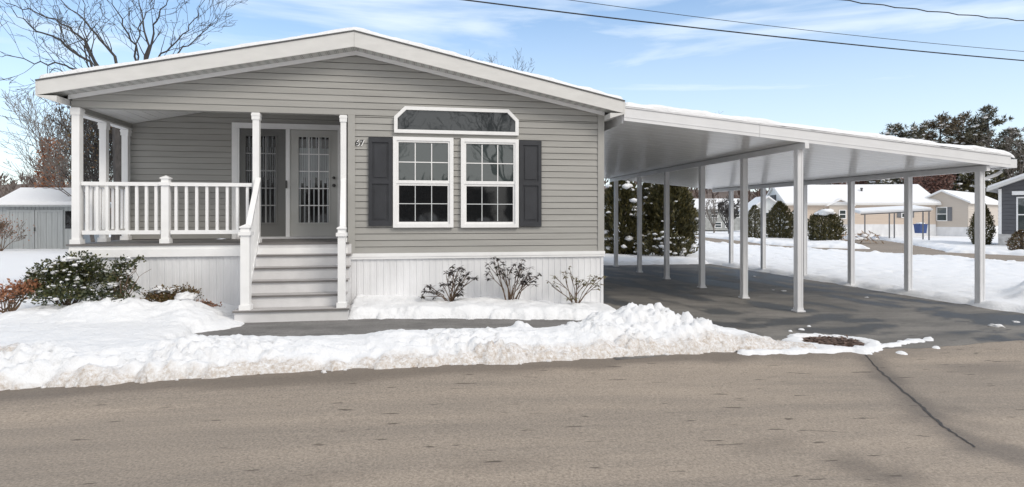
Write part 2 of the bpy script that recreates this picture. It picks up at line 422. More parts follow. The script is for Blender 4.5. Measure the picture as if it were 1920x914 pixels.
# ------------------------------------------------------------------ snow
HB = [(-30, .30), (-6, .27), (-3.2, .235), (-1.5, .20), (0.5, .19), (2.0, .22), (3.3, .26), (4.0, .19), (4.5, .10), (5.0, .055), (5.35, .03), (5.6, -.06)]
MOUND = [(2.45, 7.24, .22, .32), (2.84, 7.30, .31, .33), (3.12, 7.20, .27, .30), (2.15, 7.42, .15, .24), (3.5, 7.0, .17, .40), (1.32, 7.0, .14, .17), (4.5, 6.85, .04, .25), (-.75, 7.0, .07, .25), (.1, 6.85, .06, .3),
         (-3.9, 8.6, .20, .5), (-3.2, 8.75, .15, .4), (-4.7, 8.6, .1, .5), (-2.75, 8.35, .10, .4), (4.1, 6.9, .06, .3)]
def snow_h(X, Y):
    n1 = fr(X * .8, Y * .8, 0, 2); n2 = fr(X * 2.6, Y * 2.6, 2, 3); n3 = fr(X * 8, Y * 8, 4, 3)
    d0 = Y - edge(X); d = d0 + .07 * n2 + .035 * n3
    if X > 6.75: return -.06
    if d < 0: return -.08
    H = interp(HB, X) * (1 + .25 * n1)
    rise = min(1, d / .5); rise = rise ** .55
    Lf = 1 - sstep(-2.95, -2.3, X + .12 * n2)
    fall = 1 - sstep(.72, 1.38 + .12 * n1 + .05 * n2, d)
    h = H * rise * (fall * (1 - Lf) + Lf * lerp(1, .55, sstep(.9, 3, d)))
    if Lf < .5: h -= .045 * sstep(.9, 1.4, d)
    if X > 4.4: h = lerp(h, min(h, h * (1 - sstep(.2, .5, d)) - .02 * sstep(.3, .5, d)), sstep(4.4, 5.0, X))
    if X > -.86:
        dy = Y - 8.52 + .11 * n2 + .06 * n3 + .35 * sstep(2.6, 3.5, X) * (Y - 8.9)
        ex = 1 - sstep(3.05, 3.5 - .0 * Y, X + .06 * n2)
        if dy > 0 and ex > 0: h = max(h, (.15 + .07 * n1 + .02 * n2) * min(1, dy / .14) ** .6 * ex)
    mo = 0
    for mx, my, mh, mr in MOUND:
        r2 = ((X - mx) ** 2 + (Y - my) ** 2) / (mr * mr) * (1 + .5 * n2)
        if r2 < 5: mo = max(mo, mh * math.exp(-(r2 * .75) ** 1.6) * (1 + .3 * n2 + .12 * n3))
    if mo > .015: h = max(h, 0) + max(0, mo - max(0, h) * .45) if Lf < .5 else h + mo
    if h > .012:
        face = (1 - sstep(.3, .95, d0)) * .9 + (.9 if mo > .08 and X > 1 else 0) + .12
        vd = noise.voronoi(Vector((X * 6.5 + n2, Y * 6.5, .3)))[0]
        vd2 = noise.voronoi(Vector((X * 15, Y * 15 + n2, 1.3)))[0]
        h += min(face, 1.0) * min(1, h / .08) * (.055 * (1 - math.exp(-(vd[1] - vd[0]) * 3.5)) + .028 * (1 - math.exp(-(vd2[1] - vd2[0]) * 3.5)) - .03) * (.5 + 1.2 * sstep(-.2, .4, n1)) + .022 * n2 + .012 * n3
    return h
def snow_dirt(X, Y):
    d = Y - edge(X); n = fr(X * 1.2, Y * 1.2, 9, 3)
    k = .17 + .2 * fr(X * .5 + 3, 0, 1) + .12 * sstep(-1.5, 1.5, X) + .16 * sstep(3.2, 4.6, X)
    q = (1 - sstep(k * .35, k, d + .12 * n)) * 1.0
    for u, v, r in ((15, 663, .13), (310, 670, .10), (355, 690, .05)):
        x, y = gp(u, v, .2); q = max(q, .9 * (1 - sstep(.4, 1, math.hypot(X - x, (Y - y) * .7) / r + .3 * n)))
    return q
st = .03
mb, av = grid(-8, 6.9, int(14.9 / st), 4.95, 10.3, int(5.35 / st), lambda x, y: g(x) + snow_h(x, y), {'dirt': snow_dirt})
structure('front_snow', mb, M['snowd'], True, av)
# lawn on the left and behind
mb, _ = grid(-60, -4.7, 120, 10.28, 60, 110, lambda x, y: g(x) + .13 + .05 * fr(x * .5, y * .5) + .02 * fr(x * 3, y * 3))
structure('side_lawn_snow', mb, M['snow'], True)
mb, _ = grid(-40, -7.95, 60, 3.0, 10.3, 60, lambda x, y: g(x) + (.15 + .05 * fr(x * .5, y * .5) + .02 * fr(x * 3, y * 3) if y > edge(x) + .15 else -.08))
structure('left_lawn_snow', mb, M['snow'], True)
# field on the right of and behind the carport
def field_h(X, Y):
    n1 = fr(X * .5, Y * .5, 5, 2); n2 = fr(X * 2.2, Y * 2.2, 6, 3)
    dd = max(X - 10.62, Y - 19.6 if X < 10.9 else -9) if Y > 8.2 else max(X - 10.62 - (8.2 - Y) * 1.4, 0 if X < 10.6 else -1)
    if X < 10.6 and Y < 19.3: return -.08
    if X < 10.62: dd = Y - 19.6
    elif Y > 8.2: dd = X - 10.62
    else: dd = min(X - 10.62 - (8.2 - Y) * 1.4, Y - edge(X) - .9)
    ds = min(polyd((X, Y), ST), polyd((X, Y), DW))
    d = min(dd, ds) + .12 * n2
    if d < 0: return -.08
    h = .14 * min(1, d / .25) ** .7 + .03 * n1 + .012 * n2
    h += .07 * math.exp(-((ds - .8) / .5) ** 2) * (.6 + 1.4 * n2) if ds < 3 else 0
    h -= .05 * max(0, fr(X * 3.1, Y * 3.1, 12, 2) - .18) * 3
    for mx, my, mh, mr in ((12.2, 9.6, .30, .35), (11.75, 9.35, .22, .25), (12.7, 9.9, .34, .4), (13.4, 10.2, .4, .5), (14.3, 10.6, .4, .6)):
        r2 = ((X - mx) ** 2 + (Y - my) ** 2) / (mr * mr)
        if r2 < 5: h += mh * math.exp(-r2) * (1 + .8 * n2)
    return h
mb, _ = grid(3.3, 34, 300, 6.9, 56, 380, lambda x, y: g(x) + field_h(x, y))
structure('field_snow', mb, M['snow'], True)
# ring of melting snow round the drain and its streak towards the bank
DX, DY = gp(1560, 644)
def ring_h(X, Y):
    n = fr(X * 4, Y * 4, 2, 4); x = X - DX; y = Y - DY
    q = math.hypot(x / .60, y / .50)
    h = .05 * (1 - sstep(.08, .24, abs(q - .86) + .26 * n))
    a, b = gp(1648, 652), gp(1745, 636)
    h = max(h, .045 * (1 - sstep(.3, 1, segd((X, Y), a, b) / .085 + .9 * n)))
    a, b = gp(1395, 662), gp(1625, 656)
    h = max(h, .045 * (1 - sstep(.3, 1, segd((X, Y), a, b) / .085 + .9 * n)))
    for u, v, r in ((1482, 622, .05), (1502, 619, .06), (1517, 613, .05), (1690, 661, .07), (1755, 652, .05)):
        px, py = gp(u, v); h = max(h, .032 * (1 - sstep(.4, 1, math.hypot(X - px, Y - py) / r + .4 * n)))
    return h - .012
mb, _ = grid(3.0, 7.6, 190, 6.0, 8.5, 100, lambda x, y: (g(x) + .004 if y > edge(x) + .05 else rz_(x, y) + .006) + ring_h(x, y))
mb.f = [f for f in mb.f if any(ring_h(mb.v[i][0], mb.v[i][1]) > -.008 for i in f)]; mb.m = [0] * len(mb.f)
structure('drain_snow', mb, M['snow'], True)
# loose lumps of snow on the road edge and driveway
mb = MB()
for (u, v, r) in ((1470, 548, .06), (1450, 546, .03), (1868, 615, .1), (1905, 607, .05),
                  (1625, 560, .035), (1415, 520, .04)):
    x, y = gp(u, v, -.02); mb.blob((x, y, g(x) - .0), r, u, .35 if v < 640 else .6, 3, .7)
for i in range(150):
    x = R.uniform(-4.2, 5.0); y = edge(x) + R.gauss(.06, .05); mb.blob((x, y, rz_(x, y)), R.uniform(.010, .032), i, .8, 2, .7)
structure('snow_clods', mb, M['snowd'], True, {'dirt': [.35] * len(mb.v)}, 'stuff')

# drain
t = thing('drain_cover', (DX, DY, g(DX)), 'rusty brown round drain cover ringed by melting snow at the driveway mouth', 'drain')
mb = MB(); mb.lathe([(.40, g(DX) - .02), (.40, g(DX) + .014), (.34, g(DX) + .018), (.33, g(DX) + .010)], DX, DY, 24); part('rim', mb, M['rust'], t)
mb = MB()
for k in range(-4, 5):
    hw = math.sqrt(max(0, .32 ** 2 - (k * .07) ** 2)); mb.box(DX - hw, DX + hw, DY + k * .07 - .018, DY + k * .07 + .018, g(DX) + .010, g(DX) + .022)
part('grate', mb, M['rust'], t)
mb = MB()
for i in range(420):
    a = R.uniform(0, 6.28); r = .38 * math.sqrt(R.random())
    mb.leaf((DX + r * math.cos(a), DY + r * math.sin(a) * .8, g(DX) + .024 + R.uniform(0, .01)), (R.uniform(-1, 1), R.uniform(-1, 1), R.uniform(-.1, .18)), (0, 0, 1), .06, .04)
o = part('leaf_litter', mb, LEAF['mulch'], t); o['kind'] = 'stuff'

# ------------------------------------------------------------------ the mobile home
H = thing('mobile_home', (XA, YF, 0), 'grey lap-sided mobile home with covered white-railed porch and snowy low gable roof', 'house')
def lap(mb, o, d, n, z0, z1, sl, sr, ex=.104, off=.012, gap=.008):
    """lap siding courses: o origin (x,y), d run direction, n outward normal, sl/sr = left/right limits as functions of z"""
    z = z0
    while z < z1 - .004:
        zb = min(z + ex, z1)
        def P(s, zz, of): return (o[0] + d[0] * s + n[0] * of, o[1] + d[1] * s + n[1] * of, zz)
        a0, b0, a1, b1 = sl(z), sr(z), sl(zb), sr(zb)
        if b0 - a0 > .01:
            if b1 < a1: a1 = b1 = (a1 + b1) / 2
            t = max(.2, 1 - gap / (zb - z)); am, bm_, zm = lerp(a0, a1, t), lerp(b0, b1, t), lerp(z, zb, t)
            mb.face([P(a0, z, off), P(b0, z, off), P(bm_, zm, .001), P(am, zm, .001)])
            mb.face([P(am, zm, .001), P(bm_, zm, .001), P(b1, zb, -.022), P(a1, zb, -.022)])
            mb.face([P(a0, z, off), P(a0, z, -.024), P(b0, z, -.024), P(b0, z, off)])
        z = zb
sb = .86
mb = MB()
TR = .09
lap(mb, (0, YF), (1, 0), (0, -1), sb, 3.07, lambda z: XP + TR, lambda z: XR - TR)
ra = (AB - EB) / (XRE - XA)
def xl_(z): return XL if z <= zbot(XL) else min(XA, XA - (AB - z) / ra)
def xr_(z): return XR if z <= zbot(XR) else max(XA, XA + (AB - z) / ra)
zz = sb
while zz < 3.07 - .001: zz += .104
lap(mb, (0, YF), (1, 0), (0, -1), 3.07, AB, xl_, xr_)
lap(mb, (XR, YF), (0, 1), (1, 0), sb, 3.3, lambda z: TR, lambda z: YBK - YF)
lap(mb, (XL, YBK), (0, -1), (-1, 0), sb, 3.3, lambda z: 0, lambda z: YBK - YB)
lap(mb, (XR, YBK), (-1, 0), (0, 1), sb, 4.0, lambda z: 0, lambda z: XR - XL)
part('siding', mb, M['siding'], H)
mb = MB()
lap(mb, (0, YB), (1, 0), (0, -1), DZ + .01, 4.0, lambda z: XL, lambda z: XP, .104, .009, .006)
lap(mb, (XP, YB), (0, -1), (-1, 0), DZ + .01, 3.9, lambda z: .0, lambda z: YB - YF - TR)
part('porch_wall', mb, M['siding'], H)
# back of the gable, lintel underside
mb = MB(); mb.box(XL + .012, XP + .05, YF + .004, YF + .10, 3.066, 3.40); part('porch_lintel', mb, M['siding'], H)
# corner trim
mb = MB(); mb.box(XR - TR, XR + .022, YF - .022, YF + .0, sb, zbot(XR) + .02); mb.box(XR + .001, XR + .022, YF + .0005, YF + TR, sb, 3.2); part('corner_trim', mb, M['trimgrey'], H)
mb = MB(); mb.box(XP - .02, XP + TR, YF - .022, YF + .0, sb, 3.068); mb.box(XP - .02, XP, YF + .0005, YF + TR, DZ, 3.068); part('corner_trim', mb, M['trimgrey'], H)
# roof
rf = MB()
for sx, xe in ((-1, XLE), (1, XRE)):
    a = [(xe, ztop(xe) - .03), (XA, AT - .03), (XA, AT), (xe, ztop(xe))]
    if sx < 0: rf.prism(a, YO, YBK + .3)
    else: rf.prism([a[1], a[0], a[3], a[2]], YO, YBK + .3)
roof = part('roof', rf, M['roofdark'], H)
mb = MB()
for s0, s1 in ((XLE, XA - .0015), (XA + .0015, XRE)):
    mb.prism([(s0, zbot(s0)), (s1, zbot(s1)), (s1, ztop(s1) - .012), (s0, ztop(s0) - .012)], YO - .028, YO - .002)
mb.box(XLE - .022, XLE - .002, YO - .028, YBK + .3, EB, ET - .012); mb.box(XRE + .002, XRE + .022, YO - .028, YBK + .3, EB, ET - .012)
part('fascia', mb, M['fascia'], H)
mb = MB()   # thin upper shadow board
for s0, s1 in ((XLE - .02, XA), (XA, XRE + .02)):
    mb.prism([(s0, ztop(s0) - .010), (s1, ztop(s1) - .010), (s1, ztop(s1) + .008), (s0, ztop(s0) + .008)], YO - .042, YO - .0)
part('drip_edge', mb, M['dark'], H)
mb = MB()
for s0, s1 in ((XLE, XA), (XA, XRE)):
    mb.prism([(s0, zbot(s0) + .012), (s1, zbot(s1) + .012), (s1, zbot(s1) + .022), (s0, zbot(s0) + .022)], YO - .002, YF + .01)
mb.box(XLE, XL - .001, YF + .012, YBK, EB + .012, EB + .022); mb.box(XR + .001, XRE, YF + .012, YBK, EB + .012, EB + .022)
part('soffit', mb, M['soffit'], H)
mb = MB()
for s0, s1 in ((XL - .02, XA), (XA, XR + .02)):
    mb.prism([(s0, zbot(s0) - .05), (s1, zbot(s1) - .05), (s1, zbot(s1) + .01), (s0, zbot(s0) + .01)], YF - .05, YF - .017)
part('rake_trim', mb, M['white'], H)
for xe, xw in ((XLE - .02, XL - .021), (XRE + .02, XR + .023)):
    mb = MB(); a, b = min(xe, xw), max(xe, xw); za, zb_ = (EB - .01, EB - .09) if xe < xw else (EB - .09, EB - .01)
    mb.hexa([(a, YO - .027, za), (b, YO - .027, zb_), (b, YF + .3, zb_), (a, YF + .3, za), (a, YO - .027, EB - .001), (b, YO - .027, EB - .001), (b, YF + .3, EB - .001), (a, YF + .3, EB - .001)])
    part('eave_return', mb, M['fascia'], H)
# snow on the roof
def slab_snow(x0, x1, y0, y1, nx, ny, zf, th, ed=.10):
    mb = MB(); W = nx + 1
    for j in range(ny + 1):
        for i in range(nx + 1):
            x = lerp(x0, x1, i / nx); t = j / ny; y = lerp(y0, y1, t ** 1.8)
            e = min(x - x0, x1 - x, (y - y0)) ; r = min(1, max(0, e) / ed) ** .5
            n = fr(x * 2.3, y * 2.3, 1) ; n2 = fr(x * 9, y * 9, 2)
            yy = y + (.02 * n + .012 * n2 if j == 0 else 0)
            mb.v.append((x, yy, zf(x) + .004 + (th * (1 + .35 * n) + .008 * n2) * r))
    for j in range(ny):
        for i in range(nx): mb.f.append((j * W + i, j * W + i + 1, (j + 1) * W + i + 1, (j + 1) * W + i)); mb.m.append(0)
    return mb
mb = slab_snow(XLE - .005, XRE + .005, YO - .02, YBK + .2, 260, 40, ztop, .075, .035)
part('roof_snow', mb, M['snow'], roof, True)
# porch ceiling, beam
mb = MB()
cy0, cy1 = YF + .10, YB
for k in range(24):
    xa = lerp(XL + .13, XP, k / 24); xb = lerp(XL + .13, XP, (k + 1) / 24) - .008
    za, zb = 3.075 + .2055 * (xa - XL - .13), 3.075 + .2055 * (xb - XL - .13)
    mb.prism([(xa, za), (xb, zb), (xb, zb + .01), (xa, za + .01)], cy0, cy1 - .02)
part('porch_ceiling', mb, M['ceil'], H)
mb = MB(); lap(mb, (XL + .125, YF), (0, 1), (1, 0), 2.99, 3.09, lambda z: .1, lambda z: YB - YF - .02, .05, .01)
mb.box(XL + .0, XL + .12, YF + .1, YB, 3.0, 3.17); part('porch_beam', mb, M['siding'], H)
mb = MB(); mb.box(XL - .01, XL + .13, YF + .1, YB, 2.965, 2.998); part('beam_casing', mb, M['white'], H)
# deck
mb = MB()
n = 11
for k in range(n):
    ya = lerp(YF - .05, YB, k / n); mb.box(XL - .05, XP, ya, lerp(YF - .05, YB, (k + 1) / n) - .006, DZ - .028, DZ)
part('porch_deck', mb, M['tread'], H)
mb = MB(); mb.box(XL - .02, XP - .022, YF - .03, YF + .0, .84, DZ - .03); mb.box(XL - .02, XP - .022, YF - .045, YF - .0305, .84, .955); mb.box(XL - .02, XL + .01, YF + .001, YB, .84, DZ - .03)
part('deck_fascia', mb, M['white'], H)
# skirting
def ribbed(mb, x0, x1, z0f, z1, y, pitch=.105):
    x = x0
    while x < x1 - .002:
        xb = min(x + pitch, x1)
        q = [(x, 0), (x + .010, -.009), (x + (xb - x) * .48, -.009), (x + (xb - x) * .52, -.004), (xb - .008, -.004), (xb, 0)]
        for (xa, oa), (xc, oc) in zip(q, q[1:]): mb.face([(xa, y + oa, z0f), (xc, y + oc, z0f), (xc, y + oc, z1), (xa, y + oa, z1)])
        x = xb
mb = MB(); ribbed(mb, XL, -2.36, -.1, .84, YF + .012); ribbed(mb, XP, XR, -.35, .765, YF + .012)
mb.box(XR - .02, XR + .0, YF + .014, YBK, -.4, .765); mb.box(XL, XL + .02, YF + .014, YBK, -.2, .84); mb.box(XR - .03, XR + .012, YF - .008, YF + .013, -.35, .764)
part('skirting', mb, M['skirt'], H)
mb = MB(); mb.box(XP + .0, XR + .03, YF - .03, YF + .012, .765, sb - .002); mb.box(XP, XR + .032, YF - .04, YF - .0305, .80, sb - .002); mb.box(XR + .001, XR + .03, YF + .0125, YBK, .765, sb - .002)
part('skirting_band', mb, M['white'], H)

# posts
def post(x, y, z0, z1, w=.13):
    mb = MB(); mb.box(x - w / 2, x + w / 2, y - w / 2, y + w / 2, z0, z1); return mb
def porch_post(x, y, z1, w=.098):
    p = part('porch_post', post(x, y, DZ + .001, z1, w), M['white'], H, origin=(x, y, DZ))
    mb = MB(); mb.box(x - w / 2 - .012, x + w / 2 + .012, y - w / 2 - .012, y + w / 2 + .012, z1 - .11, z1 - .004); mb.box(x - w / 2 - .018, x + w / 2 + .018, y - w / 2 - .018, y + w / 2 + .018, z1 - .05, z1 - .02)
    part('post_capital', mb, M['white'], p)
    mb = MB(); mb.box(x - w / 2 - .018, x + w / 2 + .018, y - w / 2 - .018, y + w / 2 + .018, DZ + .001, DZ + .07); part('post_base', mb, M['white'], p)
PX = XL + .065
porch_post(PX, YF + .03, 3.064, .105); porch_post(PX, 10.47, 2.965); porch_post(PX, YB - .09, 2.965)
porch_post(-2.37, YF + .03, 3.064, .095); porch_post(-1.055, YF + .03, 3.064, .088)
def newel(x, y, z0, z1, w=.105, parent=H, name='newel_post'):
    p = part(name, post(x, y, z0, z1, w), M['white'], parent, origin=(x, y, z0))
    mb = MB(); mb.box(x - w / 2 - .022, x + w / 2 + .022, y - w / 2 - .022, y + w / 2 + .022, z1 - .10, z1 - .05); mb.box(x - w / 2 - .014, x + w / 2 + .014, y - w / 2 - .014, y + w / 2 + .014, z1 + .001, z1 + .018)
    k = w / 2 + .014
    for sgn in range(4):
        a = [(-k, -k), (k, -k), (k, k), (-k, k)]; i, j = sgn, (sgn + 1) % 4
        mb.face([(x + a[i][0], y + a[i][1], z1 + .018), (x + a[j][0], y + a[j][1], z1 + .018), (x, y, z1 + .055)])
    part('post_cap', mb, M['white'], p)
    mb = MB(); mb.box(x - w / 2 - .016, x + w / 2 + .016, y - w / 2 - .016, y + w / 2 + .016, z0 + .001, z0 + .07); part('post_base', mb, M['white'], p)
    return p
newel(-3.67, YF + .03, DZ + .001, DZ + .98)
def railing(a, b, z0, z1, n, name='railing'):
    """a,b = (x,y,z of floor)"""
    a = Vector(a); b = Vector(b); up = Vector((0, 0, 1))
    mb = MB(); mb.bar(a + up * z1, b + up * z1, .075, .055); top = part(name, mb, M['white'], H, origin=a)
    mb = MB(); mb.bar(a + up * z0, b + up * z0, .05, .06); part('bottom_rail', mb, M['white'], top)
    first = None
    for k in range(n):
        p = a.lerp(b, (k + .5) / n)
        if first is None:
            mb = MB(); mb.hexa([p + Vector(q) for q in ((-.019, -.019, z0 + .02), (.019, -.019, z0 + .02), (.019, .019, z0 + .02), (-.019, .019, z0 + .02), (-.019, -.019, z1 - .02), (.019, -.019, z1 - .02), (.019, .019, z1 - .02), (-.019, .019, z1 - .02))])
            first = part('baluster', mb, M['white'], top, origin=p)
        else: dup(first, top, loc=p - a)
    return top
ry = YF + .03
railing((PX + .07, ry, DZ), (-3.74, ry, DZ), .17, .90, 8); railing((-3.60, ry, DZ), (-2.43, ry, DZ), .17, .90, 8)
railing((PX, ry + .07, DZ), (PX, 10.41, DZ), .17, .90, 5); railing((PX, 10.53, DZ), (PX, YB - .15, DZ), .17, .90, 4)
# stairs
RS = .1735; TD = .235; SX0, SX1 = -2.31, -.93
stairs = MB(); stairs.box(SX0 + .03, SX0 + .06, YF - .05 - 4.9 * TD, YF - .05, 0, .2)
mb = MB(); tr = MB()
for k in range(6):           # risers from deck down
    zt = DZ - k * RS; y = YF - .05 - k * TD
    x0, x1 = (SX0, SX1) if k < 5 else (SX0 - .04, SX1 + .07)
    mb.box(x0, x1, y + .012, y + .035, zt - RS + .001, zt - .025)
    if k:
        mb.box(x0, x0 + .02, y + .036, y + TD + .01, -.05, zt - .025); mb.box(x1 - .02, x1, y + .036, y + TD + .01, -.05, zt - .025)
S = part('porch_steps', mb, M['riser'], H)
for k in range(1, 6):
    zt = DZ - k * RS; y = YF - .05 - k * TD; x0, x1 = (SX0 - .02, SX1 + .02) if k < 5 else (SX0 - .06, SX1 + .09)
    tr = MB(); tr.box(x0, x1, y - .004, y + TD + .012, zt - .024, zt); tr.cm = 1; tr.box(x0, x1, y - .014, y - .0042, zt - .026, zt - .001); part('tread', tr, [M['treadtop'], M['tread']], S)  # dark front strip paints in the shadow line under each nosing
yb = YF - .05 - 5 * TD + .10; zb5 = DZ - 5 * RS
nl = newel(-2.225, yb, zb5 + .001, zb5 + 1.12, .115); nr = newel(-.955, yb, zb5 + .001, zb5 + 1.10, .10)
railing((-2.225, yb + .07, zb5 + .12), (-2.33, YF - .03, DZ + .06), .08, .93, 8, 'stair_railing')
railing((-.955, yb + .07, zb5 + .12), (-1.055, YF - .03, DZ + .06), .08, .93, 8, 'stair_railing')

# front windows
def ring(mb, x0, x1, z0, z1, w, y0, y1, wb=None):
    wb = wb or w
    mb.box(x0, x0 + w, y0, y1, z0, z1); mb.box(x1 - w, x1, y0, y1, z0, z1); mb.box(x0 + w, x1 - w, y0, y1, z0, z0 + wb); mb.box(x0 + w, x1 - w, y0, y1, z1 - w, z1)
def window(u0, u1, v0, v1):
    x0, x1 = wx(u0, YF - .03), wx(u1, YF - .03); um = (u0 + u1) / 2
    z0, z1 = wz(um, v1, YF - .03), wz(um, v0, YF - .03); ym = YF - .016
    mb = MB(); ring(mb, x0, x1, z0, z1, .058, YF - .065, ym); W = part('window', mb, M['white'], H)
    zm = lerp(z0, z1, .505); a, b = x0 + .0585, x1 - .0585
    mb = MB(); ring(mb, a, b, zm - .025, z1 - .0585, .028, YF - .05, YF - .018, .05); part('upper_sash', mb, M['white'], W)
    mb = MB(); ring(mb, a, b, z0 + .0585, zm - .0255, .034, YF - .036, YF - .017); part('lower_sash', mb, M['white'], W)
    mb = MB(); mb.face([(a + .02, YF - .031, zm), (b - .02, YF - .031, zm), (b - .02, YF - .031, z1 - .09), (a + .02, YF - .031, z1 - .09)]); part('upper_pane', mb, M['glass'], W)
    mb = MB(); mb.face([(a + .02, YF - .022, z0 + .09), (b - .02, YF - .022, z0 + .09), (b - .02, YF - .022, zm - .04), (a + .02, YF - .022, zm - .04)]); part('lower_pane', mb, M['glasslow'], W)
    for zlo, zhi, y, nm, wd in ((zm + .025, z1 - .099, YF - .0365, 'upper_grille', .015), (z0 + .105, zm - .06, YF - .0265, 'lower_grille', .012)):
        mb = MB()
        for k in (1, 2): xx = lerp(a + .03, b - .03, k / 3); mb.box(xx - wd / 2, xx + wd / 2, y - .004, y + .004, zlo, zhi)
        zc = lerp(zlo, zhi, .49)
        xs = [a + .03] + [lerp(a + .03, b - .03, k / 3) for k in (1, 2)] + [b - .03]
        for p, q in zip(xs, xs[1:]): mb.box(p + (wd / 2 if p != xs[0] else 0), q - (wd / 2 if q != xs[3] else 0), y - .004, y + .004, zc - wd / 2, zc + wd / 2)
        part(nm, mb, M['blind'] if 'lower' in nm else M['white'], W)
window(737, 850, 258, 427); window(864, 972, 261, 427)
x0, x1 = wx(739, YF - .03), wx(972, YF - .03); z0, z1 = wz(850, 252, YF - .03), wz(850, 203, YF - .03); ch = .17; w = .055
out = [(x0, z0), (x1, z0), (x1, z1 - ch), (x1 - ch, z1), (x0 + ch, z1), (x0, z1 - ch)]
inn = [(x0 + w, z0 + w), (x1 - w, z0 + w), (x1 - w, z1 - ch - .022), (x1 - ch - .022, z1 - w), (x0 + ch + .022, z1 - w), (x0 + w, z1 - ch - .022)]
mb = MB()
for i in range(6):
    j = (i + 1) % 6
    mb.prism([out[i], out[j], inn[j], inn[i]], YF - .062, YF - .016)
W = part('transom_window', mb, M['white'], H)
mb = MB(); mb.face([(x, YF - .03, z) for x, z in inn]); part('pane', mb, M['glasstop'], W)
def shutter(u0, u1, v0, v1):
    x0, x1 = wx(u0, YF - .03), wx(u1, YF - .03); um = (u0 + u1) / 2; z0, z1 = wz(um, v1, YF - .03), wz(um, v0, YF - .03)
    mb = MB(); y1 = YF - .016; s = .055
    mb.box(x0, x0 + s, YF - .048, y1, z0, z1); mb.box(x1 - s, x1, YF - .048, y1, z0, z1)
    zm = lerp(z0, z1, .5)
    for a, b in ((z0, z0 + .08), (zm - .035, zm + .035), (z1 - .08, z1)): mb.box(x0 + s, x1 - s, YF - .048, y1, a, b)
    for a, b in ((z0 + .08, zm - .035), (zm + .035, z1 - .08)):
        mb.box(x0 + s, x1 - s, YF - .03, y1, a, b); mb.box(x0 + s + .035, x1 - s - .035, YF - .042, YF - .0305, a + .035, b - .035)
    part('shutter', mb, M['shutter'], H)
shutter(691, 735, 258, 424); shutter(974, 1015, 264, 425)
# house number
def numeral(ch, x, z, size, y, m, nm, parent, off=.001):
    cu = bpy.data.curves.new('numeral_curve', 'FONT'); cu.body = ch; cu.size = size; cu.extrude = .004; cu.offset = off
    ob = bpy.data.objects.new('numeral_tmp', cu); C.objects.link(ob)
    me = bpy.data.meshes.new_from_object(ob.evaluated_get(bpy.context.evaluated_depsgraph_get()))
    C.objects.unlink(ob); bpy.data.objects.remove(ob); bpy.data.curves.remove(cu)
    mb = MB(); mb.v = [(x + v.co.x, y - v.co.z, z + v.co.y) for v in me.vertices]; mb.f = [tuple(p.vertices) for p in me.polygons]; mb.m = [0] * len(mb.f)
    return part(nm, mb, m, parent)
nx0 = wx(666, YF); nz = wz(672, 273, YF)
mb = MB(); mb.box(nx0 - .018, nx0 + .155, YF - .022, YF - .0155, nz - .012, nz + .102)
for ch, k in (('6', 0), ('7', .072)):
    numeral(ch, nx0 + k, nz, .125, YF - .022, M['text'], 'house_number', H)
    numeral(ch, nx0 + k + .009, nz - .007, .125, YF - .018, M['white'], 'numeral_backing', H, .004)

# patio doors
def fx(u): return wx(u, YB)
dz0, dz1 = DZ + .045, 3.0
mb = MB()
xa, xb = fx(436), fx(640)
mb.box(xa, xa + .09, YB - .05, YB - .016, DZ + .002, dz1 + .14); mb.box(xb - .06, xb + .02, YB - .05, YB - .016, DZ + .002, dz1 + .14); mb.box(xa + .09, xb - .06, YB - .05, YB - .016, dz1 + .04, dz1 + .14)
mb.box(xa + .10, xa + .135, YB - .075, YB - .016, DZ + .002, dz1 + .039)
xm = fx(541); mb.box(xm - .035, xm + .035, YB - .07, YB - .016, DZ + .002, dz1 + .039)
part('door_frame', mb, M['white'], H)
mb = MB(); mb.box(xa + .10, xb - .06, YB - .10, YB - .016, DZ + .002, dz0 - .004); part('door_sill', mb, M['riser'], H)
def door(x0, x1, mt, screen, gx0, gx1):
    yd = YB - .045; mb = MB(); gz0, gz1 = 1.335, 2.905
    mb.box(x0, gx0, yd, YB - .017, dz0, dz1 + .03); mb.box(gx1, x1, yd, YB - .017, dz0, dz1 + .03)
    mb.box(gx0, gx1, yd, YB - .017, dz0, gz0); mb.box(gx0, gx1, yd, YB - .017, gz1, dz1 + .03)
    ring(mb, gx0 - .03, gx1 + .03, gz0 - .03, gz1 + .03, .03, yd - .012, yd - .0005)
    D = part('door', mb, mt, H)
    mb = MB(); mb.face([(gx0, YB - .026, gz0), (gx1, YB - .026, gz0), (gx1, YB - .026, gz1), (gx0, YB - .026, gz1)]); part('door_glass', mb, M['glasslow'], D)
    mb = MB()
    for k in range(1, 5): zc = lerp(gz0, gz1, k / 5); mb.box(gx0, gx1, YB - .038, YB - .034, zc - .009, zc + .009)
    for k in (1, 2): xc = lerp(gx0, gx1, k / 3); mb.box(xc - .009, xc + .009, YB - .0335, YB - .0295, gz0, gz1)
    part('door_grille', mb, M['white'], D)
    mb = MB(); top = gz1 - .20; mid = lerp(gz0, gz1, .40)
    n = 13; wd = (gx1 - gx0) / n
    for k in range(n):
        xc = lerp(gx0, gx1, (k + .5) / n); q = (k * 7) % 5
        mb.box(xc - wd * (.46 if not screen else .2), xc + wd * (.46 if not screen else .2), YB - .0288, YB - .0272, mid + .05 * q, top)  # blind slats; their bluish grey also stands in for sky reflected in the glass
        if k % 2 == 0: mb.box(xc - wd * .3, xc + wd * .3, YB - .0290, YB - .0275, gz0, mid + .05 * q - .001)
        if k % 2 == 1: mb.box(xc - wd * .28, xc + wd * .28, YB - .0290, YB - .0275, top + .001, gz1)
    part('vertical_blind', mb, M['slat'], D)
    return D
D1 = door(xa + .137, xm - .036, M['doordk'], True, fx(462), fx(518)); D1['label'] = 'darker door leaf behind an insect screen'
